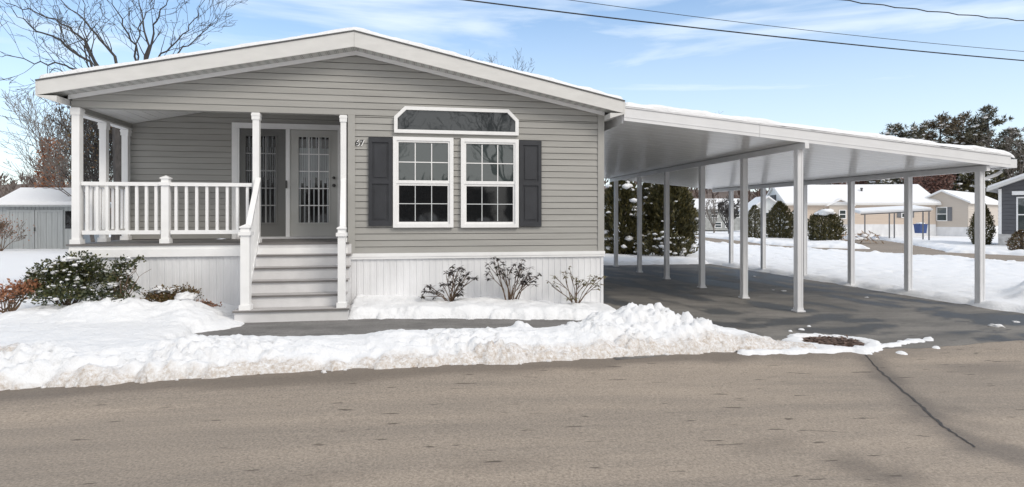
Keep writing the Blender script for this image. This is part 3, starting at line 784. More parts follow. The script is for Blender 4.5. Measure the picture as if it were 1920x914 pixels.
D2 = door(xm + .036, xb - .061, M['door'], False, fx(561), fx(617))
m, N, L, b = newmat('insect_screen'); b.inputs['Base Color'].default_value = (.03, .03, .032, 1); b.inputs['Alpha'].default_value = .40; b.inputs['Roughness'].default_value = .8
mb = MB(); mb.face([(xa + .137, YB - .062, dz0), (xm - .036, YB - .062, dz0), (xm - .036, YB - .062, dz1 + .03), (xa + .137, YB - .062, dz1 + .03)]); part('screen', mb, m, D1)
for zz, r in ((DZ + .98, .03), (DZ + 1.12, .026)):
    x = fx(627); mb = MB(); prof = [(r * .5, 0), (r, .02), (r, .045), (r * .6, .06)]
    for i in range(3):
        pass
    k = len(mb.v)
    for rr, dy in prof:
        for j in range(12):
            a = j * math.pi / 6; mb.v.append((x + rr * math.cos(a), YB - .046 - dy, zz + rr * math.sin(a)))
    for i in range(3):
        for j in range(12): mb.f.append((i * 12 + j, i * 12 + (j + 1) % 12, (i + 1) * 12 + (j + 1) % 12, (i + 1) * 12 + j)); mb.m.append(0)
    mb.f.append(tuple(36 + j for j in range(12))); mb.m.append(0)
    part('door_knob' if r > .028 else 'deadbolt', mb, M['metal'], D2)
x = fx(539); mb = MB(); mb.box(x - .012, x + .012, YB - .11, YB - .071, 1.96, 2.10); part('screen_handle', mb, M['metal'], D1)

# ------------------------------------------------------------------ the carport
K = thing('carport', (7.0, CY0, g(7)), 'white metal carport with flat sloping snowy roof on two rows of slim posts', 'carport')
mb = MB(); y = CY0 + .03; pw = .305
while y < CY1 - .05:
    y2 = min(y + pw, CY1 - .02)
    mb.hexa([(CX0, y, cz(CX0)), (CX1 - .05, y, cz(CX1 - .05)), (CX1 - .05, y2 - .012, cz(CX1 - .05)), (CX0, y2 - .012, cz(CX0)), (CX0, y, cz(CX0) + .06), (CX1 - .05, y, cz(CX1 - .05) + .06), (CX1 - .05, y2 - .012, cz(CX1 - .05) + .06), (CX0, y2 - .012, cz(CX0) + .06)])
    mb.hexa([(CX0, y2 - .012, cz(CX0) + .012), (CX1 - .05, y2 - .012, cz(CX1 - .05) + .012), (CX1 - .05, y2, cz(CX1 - .05) + .012), (CX0, y2, cz(CX0) + .012), (CX0, y2 - .012, cz(CX0) + .055), (CX1 - .05, y2 - .012, cz(CX1 - .05) + .055), (CX1 - .05, y2, cz(CX1 - .05) + .055), (CX0, y2, cz(CX0) + .055)])
    y = y2
rp = part('roof_panel', mb, M['alumceil'], K)
mb = MB(); FH = .205; xs_ = 6.02
for a, b in ((CX0, xs_ - .003), (xs_ + .003, CX1)):
    mb.prism([(a, cz(a) - .012), (b, cz(b) - .012), (b, cz(b) + FH), (a, cz(a) + FH)], CY0 - .02, CY0 + .025)
    mb.prism([(a, cz(a) + FH + .001), (b, cz(b) + FH + .001), (b, cz(b) + FH + .02), (a, cz(a) + FH + .02)], CY0 - .035, CY0 + .05)
    mb.prism([(a, cz(a) + .045), (b, cz(b) + .045), (b, cz(b) + .055), (a, cz(a) + .055)], CY0 - .026, CY0 - .0205)
part('fascia', mb, M['alum'], K)
mb = MB(); mb.prism([(CX0, cz(CX0) - .01), (CX1, cz(CX1) - .01), (CX1, cz(CX1) + FH), (CX0, cz(CX0) + FH)], CY1, CY1 + .04); part('rear_fascia', mb, M['alum'], K)
mb = MB(); mb.box(CX1 + .001, CX1 + .14, CY0 - .02, CY1 + .04, cz(CX1) - .012, cz(CX1) + .0); mb.box(CX1 + .12, CX1 + .14, CY0 - .02, CY1 + .04, cz(CX1) + .001, cz(CX1) + .15); mb.box(CX1 + .001, CX1 + .119, CY0 - .02, CY0 - .01, cz(CX1) + .001, cz(CX1) + .15)
part('gutter', mb, M['alum'], K)
mb = slab_snow(CX0 + .01, CX1 + .10, CY0 - .03, CY1, 220, 40, lambda x: cz(x) + FH + .021 - .05 * sstep(CX1 - .3, CX1 + .1, x),   .095, .06)
part('roof_snow', mb, M['snow'], rp, True)
mb = MB(); mb.box(CX0 - .015, CX0 - .001, CY0 + .03, CY1, cz(CX0) - .05, cz(CX0) + .2); part('wall_ledger', mb, M['alum'], K)
def shape_post(x, y, z0, z1, w=.105):
    mb = MB(); h = w / 2
    mb.box(x - h, x + h, y - h, y + h, z0, z1)
    for sx in (-1, 1):   # raised edge beads
        for yy in (-h - .006, h + .0005): mb.box(x + sx * (h - .012) - .012, x + sx * (h - .012) + .012, y + yy, y + yy + .0055, z0, z1)
        for xx in (-h - .006, h + .0005):
            mb.box(x + xx, x + xx + .0055, y + sx * (h - .012) - .012, y + sx * (h - .012) + .012, z0, z1)
    return mb
for row, (xr, us) in enumerate(((6.92, (1497, 1395, 1316, 1250, 1199, 1155)), (10.80, (1837, 1703, 1596, 1508, 1431, 1371)))):
    zb = cz(xr) - .115
    mb = MB(); mb.box(xr - .04, xr + .04, CY0 - .05 if row == 0 else CY0 + .03, CY1 - .05, zb, cz(xr) - .016); mb.box(xr - .055, xr + .055, CY0 + .05, CY1 - .05, cz(xr) - .0155, cz(xr) - .008)
    part('beam', mb, M['alum'], K, label='inner roof beam nearer the house' if row == 0 else 'outer roof beam along the open side')
    proto = None
    for u in us:
        y = xr / azt(u); z0 = g(xr) + .012
        if proto is None:
            proto = part('post', shape_post(xr, y, z0, zb), M['alum'], K, origin=(xr, y, z0))
            mb = MB(); mb.box(xr - .085, xr + .085, y - .085, y + .085, z0 - .01, z0 + .012); mb.box(xr - .062, xr + .062, y - .062, y + .062, z0 + .0125, z0 + .06)
            for bx_, by_ in ((-.072, -.072), (.072, -.072), (.072, .072), (-.072, .072)): mb.tube([(xr + bx_, y + by_, z0 + .0122), (xr + bx_, y + by_, z0 + .024)], .009, 6)
            part('base_plate', mb, M['alum'], proto)
        else: dup(proto, K, loc=Vector((xr, y, z0)) - WL[K.name])
# downspout at the front outer post
x, y = 10.80, 10.80 / azt(1837); zt = cz(CX1)
mb = MB(); mb.tube([(CX1 + .06, y + .02, zt - .01), (CX1 + .06, y + .02, zt - .07), (CX1 - .05, y + .02, zt - .13), (x + .11, y + .02, zt - .22), (x + .10, y + .02, zt - .32), (x + .10, y + .02, g(x) + .1)], .032, 8); part('downspout', mb, M['alum'], K)

# ------------------------------------------------------------------ plants
def rv(r=R):
    while True:
        v = Vector((r.uniform(-1, 1), r.uniform(-1, 1), r.uniform(-1, 1)))
        if .05 < v.length < 1: return v.normalized()
def grow(mb, p, d, L, r, depth, rng, up=.06, wig=.22, kids=3, tips=None, ratio=.62, sides=4, minr=.004):
    p = Vector(p); d = Vector(d).normalized(); n = 5 if depth > 1 else 3; pts = [p.copy()]; rad = [r]
    for i in range(n):
        d = (d + rv(rng) * wig + Vector((0, 0, up))).normalized(); p = p + d * L / n; pts.append(p.copy()); rad.append(max(minr, r * (1 - .62 * (i + 1) / n)))
        if depth > 0 and i >= 1:
            for _ in range(kids if i < n - 1 else kids + 1):
                if rng.random() < .72:
                    q = d.cross(rv(rng)).normalized(); a = rng.uniform(.45, .95)
                    grow(mb, p, d * math.cos(a) + q * math.sin(a), L * ratio * rng.uniform(.6, 1.1) * (1 - .07 * i), max(minr, rad[-1] * .68), depth - 1, rng, up, wig, kids, tips, ratio, 4 if depth > 2 else 3, minr)
    mb.tube(pts, rad, sides if r > .03 else 3)
    if depth == 0 and tips is not None: tips.append((p, d))
def shrub_shell(mb, c, rx, ry, rz, n, L, w, rng, lump=.35, seed=0):
    c = Vector(c)
    for i in range(n):
        v = rv(rng)
        if v.z < -.25: v.z = -v.z * .5
        q = (1 + lump * noise.noise(v * 2.2 + Vector((seed, seed * .7, 0)))) * (rng.random() ** .28)
        p = c + Vector((v.x * rx, v.y * ry, v.z * rz)) * q
        d = (v + rv(rng) * .9 + Vector((0, 0, .15))).normalized()
        mb.leaf(p, d, rv(rng), L * rng.uniform(.6, 1.3), w * rng.uniform(.7, 1.2))
def snow_bits(mb, c, rx, ry, rz, n, r0, r1, rng, lo=.1, seed=0):
    for i in range(n):
        v = rv(rng); v.z = abs(v.z) if rng.random() < .75 else v.z
        if v.z < lo: v.z = lo + rng.random() * .4
        q = 1 + .3 * noise.noise(v * 2.2 + Vector((seed, seed * .7, 0)))
        mb.blob((c[0] + v.x * rx * q, c[1] + v.y * ry * q, c[2] + v.z * rz * q), r0 + (r1 - r0) * rng.random() ** 2, i + seed, rng.uniform(.35, .8), 2, 1.0)
# evergreen shrubs by the porch
def broad_shrub(name, u, v, Y, lobes, label, leaf, n, L, w, snow, seed, cat='shrub', caps=()):
    rng = random.Random(seed); x = wx(u, Y); z = wz(u, v, Y)
    t = thing(name, (x, Y, z), label, cat)
    st = MB(); fo = MB(); sn = MB()
    for (du, dv, dy, rx, ry, rz) in lobes:
        cx, cy, czz = wx(u + du, Y + dy), Y + dy, wz(u + du, v + dv, Y + dy)
        for k in range(5): grow(st, (x + rng.uniform(-.06, .06), Y, z - .03), Vector((cx - x, cy - Y, czz - z + .12)) + rv(rng) * .15, (Vector((cx - x, cy - Y, czz - z)).length + rz * .5) * .75, .011, 1, rng, .02, .2, 1, None, .4, 4, .003)
        shrub_shell(fo, (cx, cy, czz), rx, ry, rz, int(n * rx * rz / .06), L, w, rng, .4, seed + du)
        snow_bits(sn, (cx, cy, czz), rx * .95, ry * .95, rz * .95, int(1.3 * snow * rx * rz / .06), .006, .034, rng, -.1, seed + du)
    for (du, dv, dy, r) in caps: sn.blob((wx(u + du, Y + dy), Y + dy, wz(u + du, v + dv, Y + dy)), r, du, .42, 3, .7)
    part('stem', st, M['twig'], t); part('foliage', fo, leaf, t)
    if sn.v: part('snow_cap', sn, M['snow'], t, True)
    return t
broad_shrub('holly_bush', 125, 578, 9.0, [(-10, -48, 0, .36, .36, .31), (-55, -25, -.05, .24, .3, .25), (25, -70, .1, .34, .3, .24), (50, -45, .15, .30, .3, .28), (0, -18, -.3, .38, .3, .22), (-30, -50, .1, .3, .3, .26)],
            'large dark green holly bush flecked with snow in front of the porch skirting', LEAF['holly'], 900, .045, .028, 26, 11, 'bush', [(8, -92, 0, .09)])
broad_shrub('holly_bush', 218, 585, 8.7, [(5, -55, .1, .17, .18, .24), (15, -82, .15, .13, .13, .14), (-15, -28, 0, .14, .16, .16), (25, -38, .1, .14, .16, .12), (45, -95, .1, .05, .05, .07), (-14, -2, -.25, .13, .13, .10), (10, -18, -.1, .17, .17, .1)],
            'smaller upright holly bush with one tall sprig, right of the large bush', LEAF['holly'], 800, .045, .028, 22, 12, 'bush', [(-12, -22, -.1, .09), (-5, -52, .0, .07), (2, -8, -.2, .11)])
broad_shrub('dry_shrub', 14, 583, 8.6, [(-10, -24, 0, .2, .25, .15), (18, -32, 0, .2, .2, .16), (40, -42, .1, .16, .2, .13), (-35, -15, .1, .25, .25, .2)],
            'russet dried shrub at the left edge of the yard', LEAF['rustleaf'], 420, .05, .03, 5, 13, 'shrub')
broad_shrub('juniper_shrub', 325, 578, 9.3, [(-15, -16, 0, .26, .22, .18), (20, -24, .05, .22, .2, .14), (-35, -16, .05, .15, .2, .14), (0, -10, -.1, .3, .2, .12)],
            'low olive and bronze juniper with a snow cap, against the skirting', LEAF['juniper'], 1100, .04, .02, 6, 14, 'shrub', [(22, -22, -.12, .13), (-30, -34, 0, .09), (-5, -34, .0, .07)])
# trailing dry branch right of the juniper
rng = random.Random(15); t = thing('dry_shrub', (wx(395, 9.4), 9.4, wz(395, 578, 9.4)), 'trailing brown-leaved shrub lying low between the juniper and the steps', 'shrub')
st = MB(); fo = MB()
for k in range(9):
    a = Vector((wx(368, 9.4), 9.4 + rng.uniform(-.1, .1), wz(368, 568, 9.4))); b = Vector((wx(rng.uniform(395, 432), 9.4), 9.4 + rng.uniform(-.15, .1), wz(410, rng.uniform(572, 583), 9.4)))
    st.tube([a, a.lerp(b, .5) + Vector((0, 0, .03)), b], [.007, .005, .003], 4)
    for i in range(26):
        p = a.lerp(b, rng.random()) + rv(rng) * .035; fo.leaf(p, rv(rng), rv(rng), .045, .022)
part('stem', st, M['twig'], t); part('foliage', fo, LEAF['rustleaf'], t)
# three rhododendrons in front of the right skirting
def rhodo(u, v, Y, ends, label, leaf, seed, stemmat, nl=13):
    rng = random.Random(seed); x = wx(u, Y); z = g(x) + .10
    t = thing('rhododendron', (x, Y, z), label, 'shrub', 'shrubs along the right skirting')
    st = MB(); fo = MB()
    for (du, dv) in ends:
        yy = Y + rng.uniform(-.18, .12); e = Vector((wx(u + du, yy), yy, wz(u + du, v + dv, yy)))
        a = Vector((x + rng.uniform(-.07, .07), Y + rng.uniform(-.05, .05), z - .05))
        m = a.lerp(e, .5) + Vector((rng.uniform(-.05, .05) - (e.x - x) * .12, 0, .03))
        st.tube([a, a.lerp(m, .5) + rv(rng) * .012, m, m.lerp(e, .6) + rv(rng) * .012, e], [.011, .009, .007, .005, .004], 5)
        for s in range(2):
            q = m.lerp(e, rng.uniform(.1, .7)); e2 = e + rv(rng) * .09
            st.tube([q, q.lerp(e2, .6) + rv(rng) * .01, e2], [.005, .004, .003], 4)
            for k in range(nl - 2):
                a_ = rng.uniform(0, 6.28); fo.leaf(e2, (math.cos(a_), math.sin(a_), rng.uniform(-.9, .4)), (0, 0, 1), rng.uniform(.06, .095), .03)
        for k in range(nl):
            a_ = rng.uniform(0, 6.28); fo.leaf(e, (math.cos(a_), math.sin(a_), rng.uniform(-.9, .5)), (0, 0, 1), rng.uniform(.065, .10), .032)
    part('stem', st, stemmat, t); part('foliage', fo, leaf, t)
rhodo(848, 573, 9.25, [(-52, -28), (-40, -35), (-30, -25), (-12, -62), (0, -74), (12, -66), (22, -58), (34, -52), (8, -48), (-4, -42), (18, -40), (30, -60), (8, -22), (16, -28), (-20, -40), (2, -58)],
      'leafy dark rhododendron left of three on the snow by the skirting', LEAF['rhodo'], 21, M['twig'])
rhodo(957, 570, 9.3, [(-42, -58), (-32, -78), (-24, -84), (-14, -76), (-20, -62), (-6, -66), (18, -74), (26, -66), (36, -58), (46, -52), (44, -44), (30, -48), (20, -52), (-10, -52), (12, -62), (22, -40)],
      'tallest rhododendron with bare stems and dark curled leaf clusters, under the right window', LEAF['rhodo'], 22, M['twig'])
rhodo(1080, 570, 9.25, [(-46, -34), (-38, -50), (-20, -52), (-12, -58), (2, -40), (20, -40), (32, -46), (44, -50), (40, -36), (-8, -12), (6, -44)],
      'sparse olive-leaved rhododendron nearest the carport corner', LEAF['rhodog'], 23, M['twig'], 8)

# arborvitae
def cedar(u, vb, zc, w, h, label, seed, n=5000, snow=60, snowr=(.05, .16), group=None, peak=1.0, leaf=None, base=.8, name='arborvitae'):
    rng = random.Random(seed); x, y = atz(u, zc); z = g(x) + .05
    t = thing(name, (x, y, z), label, 'evergreen', group)
    tr = MB(); tr.tube([(x, y, z - .1), (x + .03, y, z + h * .5), (x, y, z + h * .94)], [.09, .06, .015], 7)
    for k in range(14):
        zz = z + h * rng.uniform(.08, .8); a = rng.uniform(0, 6.28); tr.tube([(x, y, zz), (x + math.cos(a) * w * .3, y + math.sin(a) * w * .3, zz + .35)], [.02, .006], 4)
    part('trunk', tr, M['bark'], t)
    fo = MB(); sn = MB()
    def rad(q, a): # q 0..1 height
        prof = (base + (1 - base) * min(1, q / .25)) * (1 - max(0, (q - .3) / .7) ** (1.5 * peak)) ** .8
        return w / 2 * max(.03, prof) * (1 + .26 * noise.noise(Vector((math.cos(a) * 1.6, math.sin(a) * 1.6, q * h * 1.1 + seed))) + .30 * noise.noise(Vector((math.cos(a) * 4.5, math.sin(a) * 4.5, q * h * 1.7 + seed * 2))))
    for i in range(n):
        q = rng.random() ** 1.15; a = rng.uniform(0, 6.28); rr = rad(q, a) * (rng.random() ** .3)
        p = (x + rr * math.cos(a), y + rr * math.sin(a), z + .05 + q * h)
        d = (math.cos(a) * .5 + rng.uniform(-.4, .4), math.sin(a) * .5 + rng.uniform(-.4, .4), .7 + rng.uniform(-.5, .4))
        fo.leaf(p, d, rv(rng), rng.uniform(.08, .19) * min(1.3, w * .6), .055 * min(1.3, w * .6))
    for i in range(snow):
        q = rng.random() * .93; a = rng.uniform(0, 6.28); rr = rad(q, a) * rng.uniform(.85, 1.05)
        sn.blob((x + rr * math.cos(a), y + rr * math.sin(a), z + .1 + q * h), rng.uniform(*snowr), i, .5, 1, .5)
    part('crown', fo, leaf or LEAF['cedar'], t)
    if snow: part('snow_cap', sn, M['snow'], t, True)
    return t
cedar(1165, 482, 25, 2.0, 3.55, 'dark arborvitae with snow on its top, nearest the house corner', 31, 12000, 80, (.05, .24), 'arborvitae behind the carport', .9)
cedar(1213, 482, 26.5, 1.5, 3.2, 'narrow arborvitae squeezed between two wider ones behind the carport', 32, 7000, 40, (.05, .14), 'arborvitae behind the carport', .8)
cedar(1256, 482, 25, 2.05, 3.5, 'broad golden green arborvitae with snowy skirts behind the carport posts', 33, 14000, 30, (.05, .12), 'arborvitae behind the carport', 1.6)
# snow-dusted base sprigs
cedar(1240, 482, 24, 2.2, 1.0, 'low snow-covered shrub at the foot of the broad arborvitae', 34, 1800, 90, (.05, .13), None, 1.5, name='low_shrub')
G2 = 'rounded evergreens along the side street'
cedar(1415, 452, 42, 1.25, 2.35, 'small dark evergreen left of the white gable end', 35, 5500, 8, (.06, .14), G2, 1.8)
cedar(1462, 450, 43, 2.0, 2.6, 'tallest roadside evergreen, standing before the white gable end', 36, 5000, 14, (.06, .14), G2, 1.1)
cedar(1492, 453, 42, 1.5, 2.0, 'shorter bushy evergreen right of the tall one by the white gable', 37, 2400, 14, (.06, .14), G2, 1.6)
t = cedar(1547, 456, 38, 2.0, 1.95, 'round evergreen wearing a thick cap of snow before the cream house', 38, 5000, 10, (.06, .14), G2, 2.4)
mb = MB(); x, y = atz(1546, 37.7)
for k in range(7): mb.blob((x + R.uniform(-.55, .6), y + R.uniform(-.3, .3), g(x) + 2.02 - abs(k - 3) * .05), R.uniform(.28, .5), k, .4, 2, .5)
part('snow_crown', mb, M['snow'], t, True)
cedar(1841, 462, 33, 1.22, 2.5, 'slim pointed arborvitae before the beige house', 39, 7000, 3, (.04, .07), None, .75, base=.55)
cedar(1915, 465, 27, 1.0, .95, 'small olive bush at the foot of the dark grey house', 40, 2600, 6, (.03, .06), None, 1.4, LEAF['juniper'], name='low_shrub')

# ------------------------------------------------------------------ pines and woods
def pine(u, zc, h, w, label, seed, leaf, low=.15, snow=70, group='pines behind the neighbouring houses', dens=1.0):
    rng = random.Random(seed); x, y = atz(u, zc); z = -.3
    t = thing('pine_tree', (x, y, z), label, 'tree', group)
    tr = MB(); fo = MB(); sn = MB(); tr.tube([(x, y, z), (x + .2, y, z + h * .6), (x, y, z + h)], [.28, .18, .03], 6)
    k = 0; zz = z + h * low
    while zz < z + h * .99:
        q = (zz - z) / h; nb = rng.randint(3, 6)
        for i in range(nb):
            a = rng.uniform(0, 6.28); Lb = w / 2 * (1.03 - q ** 4) * rng.uniform(.5, 1.15) + .3
            d = Vector((math.cos(a), math.sin(a), rng.uniform(.05, .5))); e = Vector((x, y, zz)) + d * Lb
            tr.tube([(x, y, zz), Vector((x, y, zz)) + d * Lb * .5 + Vector((0, 0, .05)), e], [.05, .03, .01], 3)
            nt = max(3, int(Lb * 2.6 * dens))
            for s in range(nt):
                f = .3 + .75 * (s + rng.random()) / nt; c = Vector((x, y, zz)) + d * Lb * f + rv(rng) * .22
                for j in range(16):
                    dd = (d * .4 + rv(rng) + Vector((0, 0, .35))).normalized(); fo.leaf(c + rv(rng) * .12, dd, rv(rng), rng.uniform(.35, .7), .115)
                if rng.random() < snow / 220: sn.blob(c + Vector((0, 0, .14)), rng.uniform(.14, .34), k, .5, 1, .5)
                k += 1
        zz += h * rng.uniform(.028, .05)
    part('trunk', tr, M['bark'], t); part('crown', fo, leaf, t)
    if sn.v: part('snow_cap', sn, M['snow'], t, True)
pine(1678, 88, 15.6, 7, 'left outlier of the pines, its rounded top just clearing the carport roof', 51, LEAF['pine'], .2)
pine(1762, 84, 16.0, 9.5, 'broad bronze-tinged pine left of the tallest pine', 52, LEAF['pineb'], .15)
pine(1806, 88, 17.0, 9.0, 'bushy bronze pine just left of the tallest pine', 53, LEAF['pineb'], .15)
pine(1852, 80, 16.4, 7.6, 'tallest pine with its pointed leader above the carport end', 54, LEAF['pine'], .15)
pine(1725, 82, 14.2, 8, 'mid-height dark pine behind the awning of the cream house', 55, LEAF['pine'], .1, 130)
pine(1893, 84, 14.0, 7.5, 'dark pine behind the gutter end of the carport', 56, LEAF['pine'], .1, 110)
pine(1640, 92, 12.0, 7, 'dark pine half hidden behind the carport roof', 57, LEAF['pine'], .1, 130)
pine(1590, 95, 11.0, 8, 'low dark pine seen beneath the carport behind the cream roof', 58, LEAF['pine'], .1, 130)
pine(1530, 100, 10.5, 8, 'low dark pine behind the ridge of the white gabled house', 59, LEAF['pine'], .1, 100)
pine(1825, 74, 9.2, 6, 'short green pine behind the beige house roof', 60, LEAF['cedar'], .05, 90)
pine(1690, 76, 8.6, 6.5, 'short snow-flecked pine above the cream roof', 61, LEAF['pine'], .05, 200)
pine(1780, 76, 8.8, 5.5, 'short snow-flecked pine above the beige gable', 62, LEAF['pine'], .05, 220)
pine(1960, 80, 14, 8, 'dark pine standing behind the dark grey house', 63, LEAF['pine'], .1, 100)
def decid(name, u, zc, h, label, seed, barkm, leaf=None, nl=0, spread=.5, depth=4, r=.14, kids=2, fork=.25, group=None, cat='tree', lsz=.22, minr=.012, up=.10):
    rng = random.Random(seed); x, y = atz(u, zc); z = g(x)
    t = thing(name, (x, y, z), label, cat, group)
    tr = MB(); cr = MB(); fo = MB(); tips = []
    tr.tube([(x, y, z - .1), (x + rng.uniform(-.1, .1), y, z + h * fork * .6), (x, y, z + h * fork)], [r * 1.15, r, r * .85], 8)
    nl_ = 6
    for k in range(nl_):
        a = k * 6.283 / nl_ + rng.uniform(-.4, .4); s = spread * rng.uniform(.4, 1.2)
        grow(cr, (x, y, z + h * fork * rng.uniform(.75, 1.0)), (math.cos(a) * s, math.sin(a) * s, 1), h * (1 - fork) * .62, r * .6, depth - 1, rng, up, .17, kids, tips, .6, 5, minr)
    for k in range(nl):
        p, d = tips[rng.randrange(len(tips))]
        fo.leaf(p + rv(rng) * .35, rv(rng), rv(rng), lsz, lsz * .55)
    part('trunk', tr, barkm, t); part('crown', cr, barkm, t)
    if fo.v: part('dead_leaves', fo, leaf, t)
    return t
decid('oak_tree', 1752, 72, 8.2, 'reddish brown leafy oak between the cream and beige houses', 71, M['bark'], LEAF['oak'], 3500, .5, 4, .16, 2, .2, lsz=.34)
decid('oak_tree', 1618, 84, 8.6, 'reddish brown oak behind the long cream roof', 72, M['bark'], LEAF['oak'], 2500, .5, 4, .16, 2, .2, lsz=.34)
decid('bare_tree', 1905, 76, 14.0, 'pale bare tree beside the tallest pine at the right edge', 73, M['barkpale'], None, 0, .45, 4, .18, 2, .25)
decid('bare_tree', 925, 60, 19.3, 'distant bare tree whose twigs just clear the right roof slope', 74, M['bark'], None, 0, .45, 4, .2, 2, .3)
decid('bare_tree', 1278, 70, 14.9, 'distant bare tree whose twig tips just clear the carport roof', 75, M['barkpale'], None, 0, .45, 4, .2, 2, .3)
decid('bare_tree', 1368, 52, 3.6, 'small dark leaning bare tree in front of the low white house', 76, M['bark'], None, 0, .6, 4, .11, 2, .15, minr=.02)
decid('bare_tree', 1338, 55, 3.8, 'thin bare sapling left of the leaning bare tree by the low white house', 77, M['barkpale'], None, 0, .5, 3, .07, 2, .15, minr=.018)
# left: big bare tree behind the roof
rng = random.Random(81); YT = 21.0
xb, zt_ = wx(222, YT), g(-9)
T1 = thing('bare_tree', (xb, YT, 0), 'large spreading bare tree rising behind the left roof end', 'tree')
tr = MB(); cr = MB()
fk = Vector((xb, YT, wz(222, 215, YT))); fk2 = Vector((wx(262, YT), YT, wz(262, 165, YT)))
tr.tube([(xb, YT, -.1), (xb + .1, YT, 1.5), fk], [.26, .22, .18], 9); tr.tube([fk, fk.lerp(fk2, .5) + Vector((-.1, 0, .1)), fk2], [.15, .13, .11], 7)
def limb(a, us, r0, dy, sub=5):
    pts = [Vector(a)]; n = len(us)
    for i, (u, v) in enumerate(us):
        yy = YT + dy * (i + 1) / n; pts.append(Vector((wx(u, yy), yy, wz(u, v, yy))))
    fine = [pts[0]]
    for p, q in zip(pts, pts[1:]):
        for k in range(1, 5): fine.append(p.lerp(q, k / 4) + rv(rng) * .07)
    N_ = len(fine); r0 *= .52; rad = [r0 * (1 - .82 * i / (N_ - 1)) for i in range(N_)]
    cr.tube(fine, rad, 6)
    for i in range(3, N_):
        d = (fine[i] - fine[i - 1]).normalized()
        for _ in range(1):
            if rng.random() < .72:
                q = d.cross(rv(rng)).normalized(); a_ = rng.uniform(.4, .9)
                grow(cr, fine[i], d * math.cos(a_) + q * math.sin(a_) + Vector((0, 0, .12)), rng.uniform(.6, 1.4), max(.008, rad[i] * .5), 2, rng, .06, .18, 1, None, .6, 4, .006)
limb(fk, [(185, 130), (160, 80), (130, 50), (70, 25), (10, 8)], .12, 1.5)
limb(fk, [(180, 150), (120, 122), (60, 118), (0, 104)], .09, -1.0)
limb(fk, [(165, 115), (110, 75), (60, 55), (20, 20)], .10, -2.0)
limb(fk, [(215, 110), (180, 65), (140, 25), (95, -25)], .11, 1)
limb(fk, [(165, 118), (160, 60), (158, 10), (150, -40)], .06, 2)
limb(fk2, [(255, 85), (225, 35), (200, -15)], .08, -2)
limb(fk2, [(278, 90), (265, 40), (262, -20)], .10, 1)
limb(fk2, [(285, 60), (305, 20), (322, -20)], .08, -1)
limb(fk2, [(258, 85), (262, 50), (290, 5), (300, -40)], .06, 2.2)
limb(fk2, [(300, 100), (335, 78), (365, 40), (385, -15)], .07, -1.2)
limb(fk2, [(335, 100), (370, 66), (395, 50), (412, 36)], .06, 1.2)
limb(fk, [(150, 150), (100, 130), (70, 160)], .05, 1)
part('trunk', tr, M['bark'], T1); part('crown', cr, M['bark'], T1)
decid('beech_tree', 95, 27, 7.4, 'narrow tree with rust-brown leaves clinging low, left of the porch', 82, M['barkpale'], LEAF['rustleaf'], 0, .16, 4, .10, 2, .12, lsz=.1, minr=.008)
t = [o for o in C.objects if o.name.startswith('beech_tree')][0]; rng = random.Random(83); fo = MB(); bx, by, bz = t.location
for i in range(5200):
    q = rng.random() ** 2.0; a = rng.uniform(0, 6.28); rr = .72 * math.sqrt(rng.random()) * (1 - .35 * q) * (1 + .4 * fr(math.cos(a) * 2, q * 6, 1))
    fo.leaf((bx + rr * math.cos(a), by + rr * math.sin(a), (.4 + q * 4.6)), rv(rng), rv(rng), .13, .075)
part('clinging_leaves', fo, LEAF['rustleaf'], t)
decid('bare_tree', 172, 24, 6.8, 'pale snowy bare shrub-tree seen between the left porch posts', 84, M['barkpale'], None, 0, .45, 4, .08, 2, .1, minr=.009)
decid('bare_tree', 212, 23, 6.4, 'dark twiggy bare tree seen between the rear porch posts', 85, M['bark'], LEAF['juniper'], 1500, .45, 5, .09, 2, .1, lsz=.12, minr=.009)
decid('bare_tree', 62, 40, 5.2, 'thin pale bare sapling left of the rust-leaved tree', 86, M['barkpale'], None, 0, .3, 3, .04, 2, .12, minr=.01)
decid('bare_tree', 14, 48, 4.8, 'small bare tree at the far left edge behind the snowy roof', 87, M['barkpale'], None, 0, .3, 3, .05, 2, .12, minr=.012)
decid('bare_tree', 150, 36, 6.0, 'grey bare tree behind the shed and corner porch post', 88, M['barkpale'], None, 0, .35, 4, .08, 2, .1, minr=.010)
decid('dry_shrub', 2, 22, 1.5, 'bare snowy shrub at the left wall of the grey shed', 89, M['twig'], LEAF['rustleaf'], 300, .8, 4, .03, 2, .1, cat='shrub', lsz=.07, minr=.006)

# far wooded hills and woods
def hz(x, y): return -.3 + 17 * sstep(170, 330, y) * (1 + .35 * fr(x * .006, y * .006, 3)) + 2 * fr(x * .03, y * .03)
mb, _ = grid(-420, 520, 120, 165, 520, 40, hz)
structure('hill', mb, M['hill'], True)
mb = MB(); rng = random.Random(91)
def ragged(x, y, z, h, w, n):
    mb.tube([(x, y, z), (x, y, z + h * .7)], [.15, .05], 3)
    for k in range(n):
        a = rng.uniform(-.9, .9); b = rng.uniform(0, 6.28); p = Vector((x, y, z + h * rng.uniform(.15, .6)))
        d = Vector((math.sin(a) * math.cos(b), math.sin(a) * math.sin(b), math.cos(a))); mb.leaf(p, d, rv(rng), h * rng.uniform(.3, .5), w * .09)
for i in range(1500):
    x = rng.uniform(-300, 340); y = rng.uniform(150, 300); ragged(x, y, hz(x, y) if y > 165 else -.3, rng.uniform(6, 9), 7, 12)
for i in range(260):     # nearer woods on the left
    x = rng.uniform(-110, -22); y = rng.uniform(66, 110); ragged(x, y, -.1, rng.uniform(2.4, 3.6), 6, 20)
for i in range(420):     # woods across the street, behind the viewer
    x = rng.uniform(-70, 80); y = rng.uniform(-62, -38); ragged(x, y, -.3, rng.uniform(4, 7), 6, 26)
structure('far_woods', mb, LEAF['woods'], kind='stuff')

